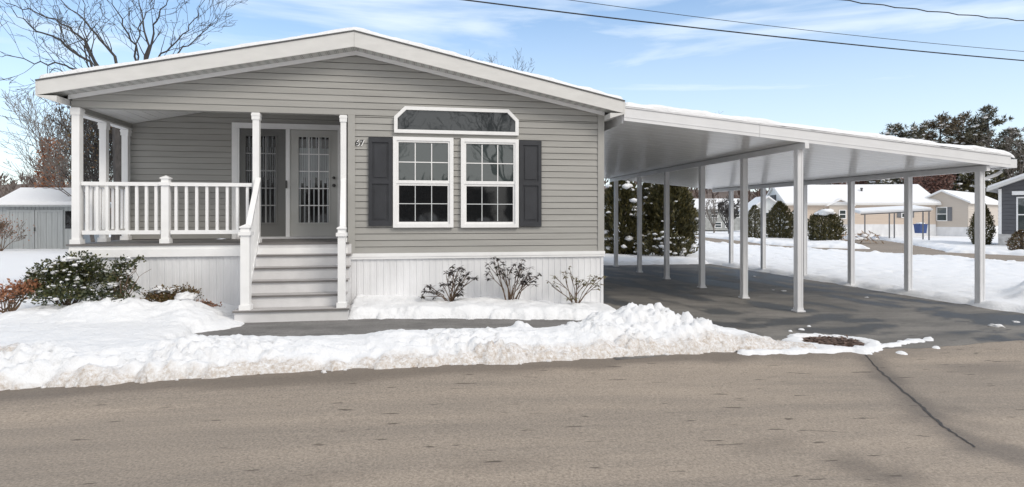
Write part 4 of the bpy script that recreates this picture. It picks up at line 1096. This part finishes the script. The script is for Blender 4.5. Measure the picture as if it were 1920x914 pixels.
# ------------------------------------------------------------------ shed and neighbours
def local_box_house(name, u, zc, rz, label, cat='house'):
    x, y = atz(u, zc); z = g(x); t = thing(name, (x, y, z), label, cat, rz=rz); return t
def lpart(name, mb, m, t, smooth=False, label=None):     # mesh given in the thing's local metres
    o = WL[t.name]; mb.v = [(a + o.x, b + o.y, c + o.z) for a, b, c in mb.v]
    r = part(name, mb, m, t, smooth, label=label); return r
def gable(t, w, L, hw, hr, wall, skirt=0.0, skm=None, ov=.25, fasc=True, th=.06):
    """gable end centred on local x, front at y=0, running back to y=L"""
    mb = MB(); z0 = skirt; zz = z0
    lap(mb, (0, 0), (1, 0), (0, -1), z0, hr, lambda z: -w / 2 * (1 if z <= hw else max(0, (hr - z) / (hr - hw))), lambda z: w / 2 * (1 if z <= hw else max(0, (hr - z) / (hr - hw))), .2, .015)
    lap(mb, (w / 2, 0), (0, 1), (1, 0), z0, hw, lambda z: 0, lambda z: L, .2, .015); lap(mb, (-w / 2, L), (0, -1), (-1, 0), z0, hw, lambda z: 0, lambda z: L, .2, .015)
    lap(mb, (w / 2, L), (-1, 0), (0, 1), z0, hr, lambda z: w / 2 * (0 if z <= hw else (1 - max(0, (hr - z) / (hr - hw)))), lambda z: w - w / 2 * (0 if z <= hw else (1 - max(0, (hr - z) / (hr - hw)))), .2, .015)
    lpart('wall', mb, wall, t)
    if skirt: mb = MB(); mb.box(-w / 2 - .01, w / 2 + .01, -.01, L, -.15, skirt - .002); lpart('skirting', mb, skm or M['skirt'], t)
    sl = (hr - hw) / (w / 2); e = w / 2 + ov; ze = hr - sl * e
    mb = MB(); mb.prism([(-e, ze), (0, hr), (0, hr + th), (-e, ze + th)], -ov, L + ov); mb.prism([(0, hr), (e, ze), (e, ze + th), (0, hr + th)], -ov, L + ov)
    r = lpart('roof', mb, M['fascia'], t)
    mb = MB(); s = .14
    mb.prism([(-e + .02, ze + th + .003), (0, hr + th + .003), (0, hr + th + s), (-e + .06, ze + th + s)], -ov + .03, L + ov - .03); mb.prism([(0, hr + th + .003), (e - .02, ze + th + .003), (e - .06, ze + th + s), (0, hr + th + s)], -ov + .03, L + ov - .03)
    lpart('roof_snow', mb, M['snow'], r)
    return r
def lwin(t, x0, x1, z0, z1, y=-.02, rows=2, cols=1, shut=None, side=None, gl=None):
    tmp = MB(); ring(tmp, x0, x1, z0, z1, .07, y - .04, y); zm = (z0 + z1) / 2; tmp.box(x0 + .07, x1 - .07, y - .035, y - .001, zm - .03, zm + .03)
    for k in range(1, cols): xc = lerp(x0, x1, k / cols); tmp.box(xc - .03, xc + .03, y - .034, y - .002, z0 + .07, zm - .031); tmp.box(xc - .03, xc + .03, y - .034, y - .002, zm + .031, z1 - .07)
    W = lpart('window', tmp, M['white'], t); mb = MB(); mb.face([(x0 + .05, y - .012, z0 + .05), (x1 - .05, y - .012, z0 + .05), (x1 - .05, y - .012, z1 - .05), (x0 + .05, y - .012, z1 - .05)]); lpart('pane', mb, gl or M['glass'], W) if False else None
    o = WL[t.name]; mb.v = [(a + o.x, b + o.y, c + o.z) for a, b, c in mb.v]; part('pane', mb, gl or M['glass'], W)
    if shut:
        for a, b in ((x0 - .36, x0 - .02), (x1 + .02, x1 + .36)): s = MB(); s.box(a, b, y - .03, y + .0, z0 + .02, z1 - .02); s.box(a + .06, b - .06, y - .038, y - .0305, z0 + .1, z1 - .1); lpart('shutter', s, shut, t)
# shed
t = local_box_house('storage_shed', 67, 23.4, math.radians(-5), 'small grey wooden shed with double doors and thick snow on its roof', 'shed')
w_, d_, hw = 2.75, 2.4, 1.86
mb = MB(); n = 18
for k in range(n):
    a = lerp(-w_ / 2, w_ / 2, k / n); mb.box(a, lerp(-w_ / 2, w_ / 2, (k + 1) / n) - .012, 0, .04, -.1, hw)
mb.box(-w_ / 2, -w_ / 2 + .04, .041, d_, -.1, hw); mb.box(w_ / 2 - .04, w_ / 2, .041, d_, -.1, hw); mb.box(-w_ / 2 + .041, w_ / 2 - .041, d_ - .04, d_, -.1, hw); mb.box(-w_ / 2 + .045, w_ / 2 - .045, .042, .06, -.1, hw)
for sx in (-1, 1):
    x = sx * (w_ / 2 - .04) ; x_ = x + sx * .04; mb.hexa([(min(x, x_), 0.001, hw), (max(x, x_), 0.001, hw), (max(x, x_), d_, hw), (min(x, x_), d_, hw), (min(x, x_), d_ / 2 - .02, hw + .55), (max(x, x_), d_ / 2 - .02, hw + .55), (max(x, x_), d_ / 2 + .02, hw + .55), (min(x, x_), d_ / 2 + .02, hw + .55)])
lpart('wall', mb, M['shed'], t)
mb = MB(); e = w_ / 2 + .12
mb.hexa([(-e, -.2, hw - .04), (e, -.2, hw - .04), (e, d_ / 2, hw + .58), (-e, d_ / 2, hw + .58), (-e, -.2, hw + .03), (e, -.2, hw + .03), (e, d_ / 2, hw + .65), (-e, d_ / 2, hw + .65)])
mb.hexa([(-e, d_ / 2, hw + .58), (e, d_ / 2, hw + .58), (e, d_ + .2, hw - .04), (-e, d_ + .2, hw - .04), (-e, d_ / 2, hw + .65), (e, d_ / 2, hw + .65), (e, d_ + .2, hw + .03), (-e, d_ + .2, hw + .03)])
r = lpart('roof', mb, M['shed'], t)
mb = MB(); e -= .02
mb.hexa([(-e, -.19, hw + .034), (e, -.19, hw + .034), (e, d_ / 2, hw + .654), (-e, d_ / 2, hw + .654), (-e + .04, -.15, hw + .17), (e - .04, -.15, hw + .17), (e - .06, d_ / 2, hw + .78), (-e + .06, d_ / 2, hw + .78)])
mb.hexa([(-e, d_ / 2, hw + .654), (e, d_ / 2, hw + .654), (e, d_ + .19, hw + .034), (-e, d_ + .19, hw + .034), (-e + .06, d_ / 2, hw + .78), (e - .06, d_ / 2, hw + .78), (e - .04, d_ + .15, hw + .17), (-e + .04, d_ + .15, hw + .17)])
lpart('roof_snow', mb, M['snow'], r)
for a, b in ((-1.05, -.02), (.0, 1.05)):
    mb = MB()
    for k in range(5): mb.box(lerp(a, b, k / 5), lerp(a, b, (k + 1) / 5) - .01, -.025, -.002, .02, hw - .16)
    ring(mb, a, b - .01, .02, hw - .16, .09, -.045, -.026); lpart('door', mb, M['shed'], t)
mb = MB(); mb.box(-.02, .02, -.075, -.046, .85, 1.0); lpart('door_latch', mb, M['metal'], t)
mb = MB(); mb.box(1.12, 1.36, -.02, -.002, .95, 1.65); lpart('window', mb, M['glasslow'], t)
# snowy roof behind the shed
t = local_box_house('neighbour_house', 30, 46, math.radians(-8), 'low grey house with a snow-covered roof behind the shed')
gable(t, 5.5, 6, 2.2, 3.1, M['greyhouse'], .3); t.rotation_euler.z += math.radians(90); t.location.x -= 3; lwin(t, -.5, .5, 1.0, 1.9)
# long cream house: its long side faces us
t = local_box_house('neighbour_house', 1600, 55, math.radians(-16), 'long cream house with a white gable end, wide snowy roof and white skirting')
w_, d_, hw, hr, sk = 13.2, 6.5, 2.82, 4.55, .95
x0, x1 = -6.0, w_ - 6.0
mb = MB(); lap(mb, (0, 0), (1, 0), (0, -1), sk, hw, lambda z: x0, lambda z: x1, .2); 
lap(mb, (x1, 0), (0, 1), (1, 0), sk, hr - .1, lambda z: 0 if z < hw else (z - hw) * d_ / 2 / (hr - hw), lambda z: d_ if z < hw else d_ - (z - hw) * d_ / 2 / (hr - hw), .2)
lpart('wall', mb, M['cream'], t)
mb = MB(); lap(mb, (x0 - .12, d_), (0, -1), (-1, 0), .0, hr - .1, lambda z: 0 if z < hw else (z - hw) * d_ / 2 / (hr - hw), lambda z: d_ if z < hw else d_ - (z - hw) * d_ / 2 / (hr - hw), .2)
lpart('gable_wall', mb, M['hwhite'], t)
mb = MB(); yc = d_ / 2; mb.box(x0 - .20, x0 - .13, yc - .75, yc + .75, hw + .25, hw + 1.0); lpart('attic_window', mb, M['dark'], t)
mb = MB()
for a, b in ((-.75, -.45), (-.05, .05), (.45, .75)): mb.box(x0 - .23, x0 - .205, yc + a + (.02 if a > 0 else 0), yc + b, hw + .28 if abs(a) < .1 else hw + .3, hw + .97)
lpart('attic_shutter', mb, M['shutter'], t)
mb = MB(); mb.box(x0, x1, -.02, d_, -.2, sk - .003); lpart('skirting', mb, M['skirt'], t)
def rslab(t, xa, xb, ya, za, yb_, zb_, th, m, nm, parent=None):
    mb = MB(); mb.hexa([(xa, ya, za), (xb, ya, za), (xb, yb_, zb_), (xa, yb_, zb_), (xa, ya, za + th), (xb, ya, za + th), (xb, yb_, zb_ + th), (xa, yb_, zb_ + th)]); return mb
mb = rslab(t, x0 - .3, x1 + .3, -.35, hw - .1, d_ / 2, hr, .16, None, ''); m2 = rslab(t, x0 - .3, x1 + .3, d_ / 2, hr, d_ + .35, hw - .1, .16, None, '')
k = len(mb.v); mb.v += m2.v; mb.f += [tuple(k + i for i in f) for f in m2.f]; mb.m += m2.m; r = lpart('roof', mb, M['fascia'], t)
mb = rslab(t, x0 - .25, x1 + .25, -.33, hw + .066, d_ / 2, hr + .165, .12, None, ''); m2 = rslab(t, x0 - .25, x1 + .25, d_ / 2, hr + .165, d_ + .3, hw + .066, .12, None, '')
k = len(mb.v); mb.v += m2.v; mb.f += [tuple(k + i for i in f) for f in m2.f]; mb.m += m2.m
for v in [0]: pass
o = WL[t.name]; mb.v = [(a + o.x, b + o.y, c + o.z) for a, b, c in mb.v]; part('roof_snow', mb, M['snow'], r)
mb = MB(); mb.lathe([(.09, hr - .95), (.09, hr - .25), (.13, hr - .22), (.13, hr - .1)], 1.6, 1.9, 8); lpart('vent_pipe', mb, M['dark'], t)
# its little entrance gable
mb = MB(); gx = -1.3
lap(mb, (gx, -.25), (1, 0), (0, -1), sk, hw + .42, lambda z: -.95 * (1 if z < hw - .05 else max(0, (hw + .42 - z) / .47)), lambda z: .95 * (1 if z < hw - .05 else max(0, (hw + .42 - z) / .47)), .2)
mb.box(gx - .93, gx + .93, -.23, -.02, sk, hw - .1); W = lpart('gable_bay', mb, M['cream2'], t)
mb = MB(); mb.prism([(gx - 1.25, hw - .2), (gx, hw + .43), (gx, hw + .55), (gx - 1.25, hw - .08)], -.55, .6); mb.prism([(gx, hw + .43), (gx + 1.25, hw - .2), (gx + 1.25, hw - .08), (gx, hw + .55)], -.55, .6); lpart('bay_roof', mb, M['white'], t)
lwin(t, gx - .1, gx + .55, 1.45, 2.3, -.27, shut=None); lwin(t, 4.2, 4.95, 1.55, 2.4, -.02, shut=M['greyshut'])
# awning of the cream house
t = thing('awning', (*atz(1676, 41), -.28), 'flat white snow-topped awning on thin posts in front of the cream house', 'awning'); t.rotation_euler.z = math.radians(-30)
mb = MB(); mb.hexa([(-2.1, 0, 1.88), (2.3, 0, 2.12), (2.3, 4.0, 2.35), (-2.1, 4.0, 2.12), (-2.1, 0, 1.98), (2.3, 0, 2.22), (2.3, 4.0, 2.45), (-2.1, 4.0, 2.22)]); r = lpart('roof_panel', mb, M['alum'], t)
mb = MB(); mb.hexa([(-2.05, .02, 1.984), (2.25, .02, 2.224), (2.25, 3.95, 2.454), (-2.05, 3.95, 2.224), (-2.0, .06, 2.08), (2.2, .06, 2.31), (2.2, 3.9, 2.54), (-2.0, 3.9, 2.31)])
o = WL[t.name]; mb.v = [(a + o.x, b + o.y, c + o.z) for a, b, c in mb.v]; part('roof_snow', mb, M['snow'], r)
mb = MB(); mb.bar((-2.0, .1, 1.84), (2.2, .1, 2.07), .06, .07); lpart('beam', mb, M['greyshut'], t)
for px, py in ((-1.75, .1), (-.25, .1), (.05, .1), (1.75, .1), (2.1, .1)):
    mb = MB(); mb.box(px - .035, px + .035, py - .035, py + .035, 0, 1.80 + (px + 2.0) * .054); lpart('post', mb, M['greyshut'], t)
# white house with the attic louvre
t = local_box_house('neighbour_house', 1440, 57, math.radians(-20), 'low white gabled shed-like house just left of the long cream house')
gable(t, 3.2, 5, 2.3, 3.5, M['hwhite'], .3); lwin(t, -.5, .5, 1.1, 2.1)
# beige house
t = local_box_house('neighbour_house', 1766, 54, math.radians(-60), 'beige gable-fronted house with grey shutters right of the awning')
gable(t, 3.9, 13, 2.95, 3.95, M['cream2'], .72, ov=.28); lwin(t, -.42, .42, 1.25, 2.55, shut=M['greyshut'])
# dark grey house
cx_, cy_ = atz(1872, 32); rr_ = math.radians(-57)
t = thing('neighbour_house', (cx_ + 4.3 * math.cos(rr_), cy_ + 4.3 * math.sin(rr_), -.28), 'dark slate grey house with tall white-framed windows at the right edge', 'house', None, rr_)
gable(t, 8.6, 10, 3.25, 5.0, M['slate'], .75, M['stone'], .45, th=.16)
lwin(t, -3.55, -2.75, .85, 2.75, cols=1); lwin(t, -2.7, -1.9, .85, 2.75, cols=1); lwin(t, -1.85, -1.05, .85, 2.75)
mb = MB(); mb.box(-4.3, -4.16, -.035, -.016, .75, 3.2); lpart('corner_trim', mb, M['white'], t)
mb = MB(); mb.box(-3.7, 1.5, -.3, -.03, 2.85, 3.05); lpart('porch_lintel', mb, M['white'], t)
# far low white house with dark windows
t = local_box_house('neighbour_house', 1335, 70, math.radians(-16), 'low pale house with two rows of dark windows beyond the arborvitae')
mb = MB(); lap(mb, (0, 0), (1, 0), (0, -1), 0, 2.6, lambda z: -3.6, lambda z: 3.6, .2); mb.box(-3.6, 3.6, .001, 5, 0, 2.6); lpart('wall', mb, M['greyhouse'], t)
mb = rslab(t, -3.9, 3.9, -.3, 2.5, 2.5, 3.6, .1, None, ''); r = lpart('roof', mb, M['fascia'], t)
mb = rslab(t, -3.85, 3.85, -.28, 2.604, 2.5, 3.704, .16, None, ''); o = WL[t.name]; mb.v = [(a + o.x, b + o.y, c + o.z) for a, b, c in mb.v]; part('roof_snow', mb, M['snow'], r)
for a in (-2.9, -1.5, -.1, 1.3, 2.4): lwin(t, a, a + .8, 1.5, 2.3); 
for a in (-2.2, .3, 1.5): lwin(t, a, a + .8, .3, 1.0)
# blue bin
x, y = atz(1726, 51); t = thing('recycling_bin', (x, y, -.28), 'small blue bin topped with snow beside the beige house', 'bin')
mb = MB(); z = -.05; mb.hexa([(x - .3, y - .3, z), (x + .3, y - .3, z), (x + .3, y + .3, z), (x - .3, y + .3, z), (x - .36, y - .36, z + .75), (x + .36, y - .36, z + .75), (x + .36, y + .36, z + .75), (x - .36, y + .36, z + .75)]); part('body', mb, M['blue'], t)
mb = MB(); mb.box(x - .39, x + .39, y - .39, y + .39, z + .752, z + .80); part('lid', mb, M['blue'], t)
mb = MB(); mb.blob((x, y, z + .83), .34, 3, .3, 2, .3); part('snow_cap', mb, M['snow'], t, True)
# brown cut brush by the side street
x, y = atz(1622, 37); t = thing('brush_pile', (x, y, -.28), 'heap of brown cut branches half buried in snow by the side street', 'brush pile')
mb = MB()
for i in range(90): p = Vector((x + R.gauss(0, .6), y + R.gauss(0, .4), .0 + R.uniform(-.1, .35))); mb.leaf(p, rv(), rv(), .4, .07)
part('branches', mb, LEAF['litter'], t)
mb = MB()
for i in range(14): mb.blob((x + R.gauss(0, .6), y + R.gauss(0, .3), -.05 + R.uniform(0, .3)), R.uniform(.12, .28), i, .5, 1)
part('snow_cap', mb, M['snow'], t, True)

for o_ in C.objects:
    if o_.name.split('.')[0] in ('snow_cap', 'snow_crown', 'branches'): o_['kind'] = 'stuff'
# ------------------------------------------------------------------ overhead wires
def wire(p0, p1, z0, z1, sag, r, label, ext=2.0):
    """through two sight points (u,v at camera distance), continued on both sides"""
    (ua, va), (ub, vb) = p0, p1
    A = Vector((*atz(ua, z0), HC - (va - VH) * z0 / F)); B = Vector((*atz(ub, z1), HC - (vb - VH) * z1 / F))
    pts = []
    for k in range(61):
        t = lerp(-ext * .6, 1 + ext * .6, k / 60); p = A.lerp(B, t); p.z -= sag * 4 * t * (1 - t) if 0 <= t <= 1 else -sag * 2.5 * (abs(t - .5) - .5); pts.append(p)
    mb = MB(); mb.tube(pts, r, 6); o = part('power_line', mb, M['wire'], None, origin=(0, 0, 0)); tag(o, label, 'cable', 'overhead cables'); return o
wire((870, 0), (1920, 114), 17.6, 22, .10, .021, 'thick black overhead cable, lowest of those crossing the sky')
wire((1065, 0), (1920, 97), 19, 24, .12, .010, 'thin overhead wire running just above the thick cable')
o = wire((1575, 0), (1920, 39), 15, 17, .03, .014, 'short twisted overhead cable at the top right corner')
for i, v in enumerate(o.data.vertices): v.co.z += .02 * math.sin((i // 6) * 2.1)
wire((-60, 204), (120, 241), 48, 48, .05, .02, 'upper of two faint wires at the far left sky')
wire((-60, 233), (120, 268), 48, 48, .05, .016, 'lower of two faint wires at the far left sky')

# trees across the street, mirrored in the windows
for i, (x, y, h, s, lb) in enumerate(((-2.5, -17, 9.5, 101, 'bare tree across the street directly opposite the porch'), (6.5, -20, 12, 102, 'tall bare tree across the street opposite the big windows'), (12.5, -23, 11, 103, 'bare tree across the street opposite the carport'))):
    rng = random.Random(s); t = thing('bare_tree', (x, y, -.3), lb, 'tree'); tr = MB(); cr = MB()
    tr.tube([(x, y, -.3), (x, y, h * .3)], [.22, .17], 8)
    for k in range(6):
        a = k * 1.05 + rng.uniform(-.3, .3); grow(cr, (x, y, h * .28), (math.cos(a) * .5, math.sin(a) * .5, 1), h * .42, .1, 3, rng, .08, .17, 2, None, .6, 4, .015)
    part('trunk', tr, M['bark'], t); part('crown', cr, M['bark'], t)

# ------------------------------------------------------------------ sky and light
SUN_EL, SUN_AZ = 40.0, 142.0     # azimuth from +Y towards +X: behind the camera, slightly right
w = bpy.data.worlds.new('World'); sc.world = w; w.use_nodes = True
N = w.node_tree.nodes; L = w.node_tree.links; bg = N['Background']
sky = N.new('ShaderNodeTexSky'); sky.sky_type = 'NISHITA'; sky.sun_disc = False
sky.sun_elevation = math.radians(SUN_EL); sky.sun_rotation = math.radians(SUN_AZ); sky.air_density = 1.0; sky.dust_density = .6; sky.ozone_density = 1.2
tc = N.new('ShaderNodeTexCoord')
mp = N.new('ShaderNodeMapping'); mp.inputs['Scale'].default_value = (1.0, 1.0, 6.5); mp.inputs['Rotation'].default_value = (.05, -.06, .3); L.new(tc.outputs['Generated'], mp.inputs['Vector'])
n1 = N.new('ShaderNodeTexNoise'); n1.inputs['Scale'].default_value = 2.1; n1.inputs['Detail'].default_value = 7; n1.inputs['Roughness'].default_value = .55; n1.inputs['Distortion'].default_value = .6
L.new(mp.outputs[0], n1.inputs['Vector'])
cr_ = N.new('ShaderNodeMapRange'); cr_.interpolation_type = 'SMOOTHSTEP'; cr_.inputs[1].default_value = .36; cr_.inputs[2].default_value = .74; cr_.inputs[3].default_value = .16; cr_.inputs[4].default_value = .80
L.new(n1.outputs['Fac'], cr_.inputs[0])
sp = N.new('ShaderNodeSeparateXYZ'); L.new(tc.outputs['Generated'], sp.inputs[0])
hz_ = N.new('ShaderNodeMapRange'); hz_.interpolation_type = 'SMOOTHSTEP'; hz_.inputs[1].default_value = .0; hz_.inputs[2].default_value = .58; hz_.inputs[3].default_value = .7; hz_.inputs[4].default_value = .0
L.new(sp.outputs['Z'], hz_.inputs[0])
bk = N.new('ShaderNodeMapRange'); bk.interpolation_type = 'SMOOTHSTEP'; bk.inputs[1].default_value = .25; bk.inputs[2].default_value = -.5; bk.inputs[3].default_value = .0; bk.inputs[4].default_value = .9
L.new(sp.outputs['Y'], bk.inputs[0])       # added unseen cloud, behind the camera and overhead, to neutralise the light
zen = N.new('ShaderNodeMapRange'); zen.interpolation_type = 'SMOOTHSTEP'; zen.inputs[1].default_value = .45; zen.inputs[2].default_value = .9; zen.inputs[3].default_value = .0; zen.inputs[4].default_value = .75
L.new(sp.outputs['Z'], zen.inputs[0])
def mathn(op, a, b):
    q = N.new('ShaderNodeMath'); q.operation = op; q.use_clamp = True; L.new(a, q.inputs[0]); L.new(b, q.inputs[1]); return q.outputs[0]
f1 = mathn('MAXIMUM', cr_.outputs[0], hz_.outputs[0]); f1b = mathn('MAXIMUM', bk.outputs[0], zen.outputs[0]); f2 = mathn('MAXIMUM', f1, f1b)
mx = N.new('ShaderNodeMix'); mx.data_type = 'RGBA'; mx.inputs['B'].default_value = (7.6, 8.4, 9.2, 1)
L.new(f1, mx.inputs['Factor'])
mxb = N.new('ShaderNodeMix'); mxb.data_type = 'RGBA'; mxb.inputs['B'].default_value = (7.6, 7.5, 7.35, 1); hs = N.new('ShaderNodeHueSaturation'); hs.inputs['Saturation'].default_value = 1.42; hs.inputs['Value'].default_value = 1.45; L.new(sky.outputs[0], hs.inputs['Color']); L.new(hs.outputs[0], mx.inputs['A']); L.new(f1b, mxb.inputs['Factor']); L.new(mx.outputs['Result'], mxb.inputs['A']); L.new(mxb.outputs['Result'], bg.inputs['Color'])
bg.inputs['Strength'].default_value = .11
sl = bpy.data.lights.new('sun', 'SUN'); sl.energy = 1.5; sl.angle = math.radians(22); sl.color = (1.0, .93, .83)
so = bpy.data.objects.new('sun', sl); C.objects.link(so)
el, az = math.radians(SUN_EL), math.radians(SUN_AZ)
dv = Vector((math.sin(az) * math.cos(el), math.cos(az) * math.cos(el), math.sin(el)))
so.rotation_euler = dv.to_track_quat('Z', 'Y').to_euler(); so.location = (0, -5, 30)

cam = bpy.data.cameras.new('camera'); co = bpy.data.objects.new('camera', cam); C.objects.link(co); sc.camera = co
cam.sensor_width = 36; cam.lens = F / 1920 * 36; cam.shift_y = -(457 - VH) / 1920; cam.clip_end = 3000; cam.clip_start = .05
co.location = (0, 0, HC); co.rotation_euler = (math.pi / 2, 0, -TH)
sc.view_settings.view_transform = 'Standard'; sc.view_settings.look = 'None'; sc.view_settings.gamma = 1; sc.view_settings.exposure = 0.24
sc.cycles.max_bounces = 12; sc.cycles.diffuse_bounces = 10; sc.cycles.glossy_bounces = 6; sc.cycles.transparent_max_bounces = 8
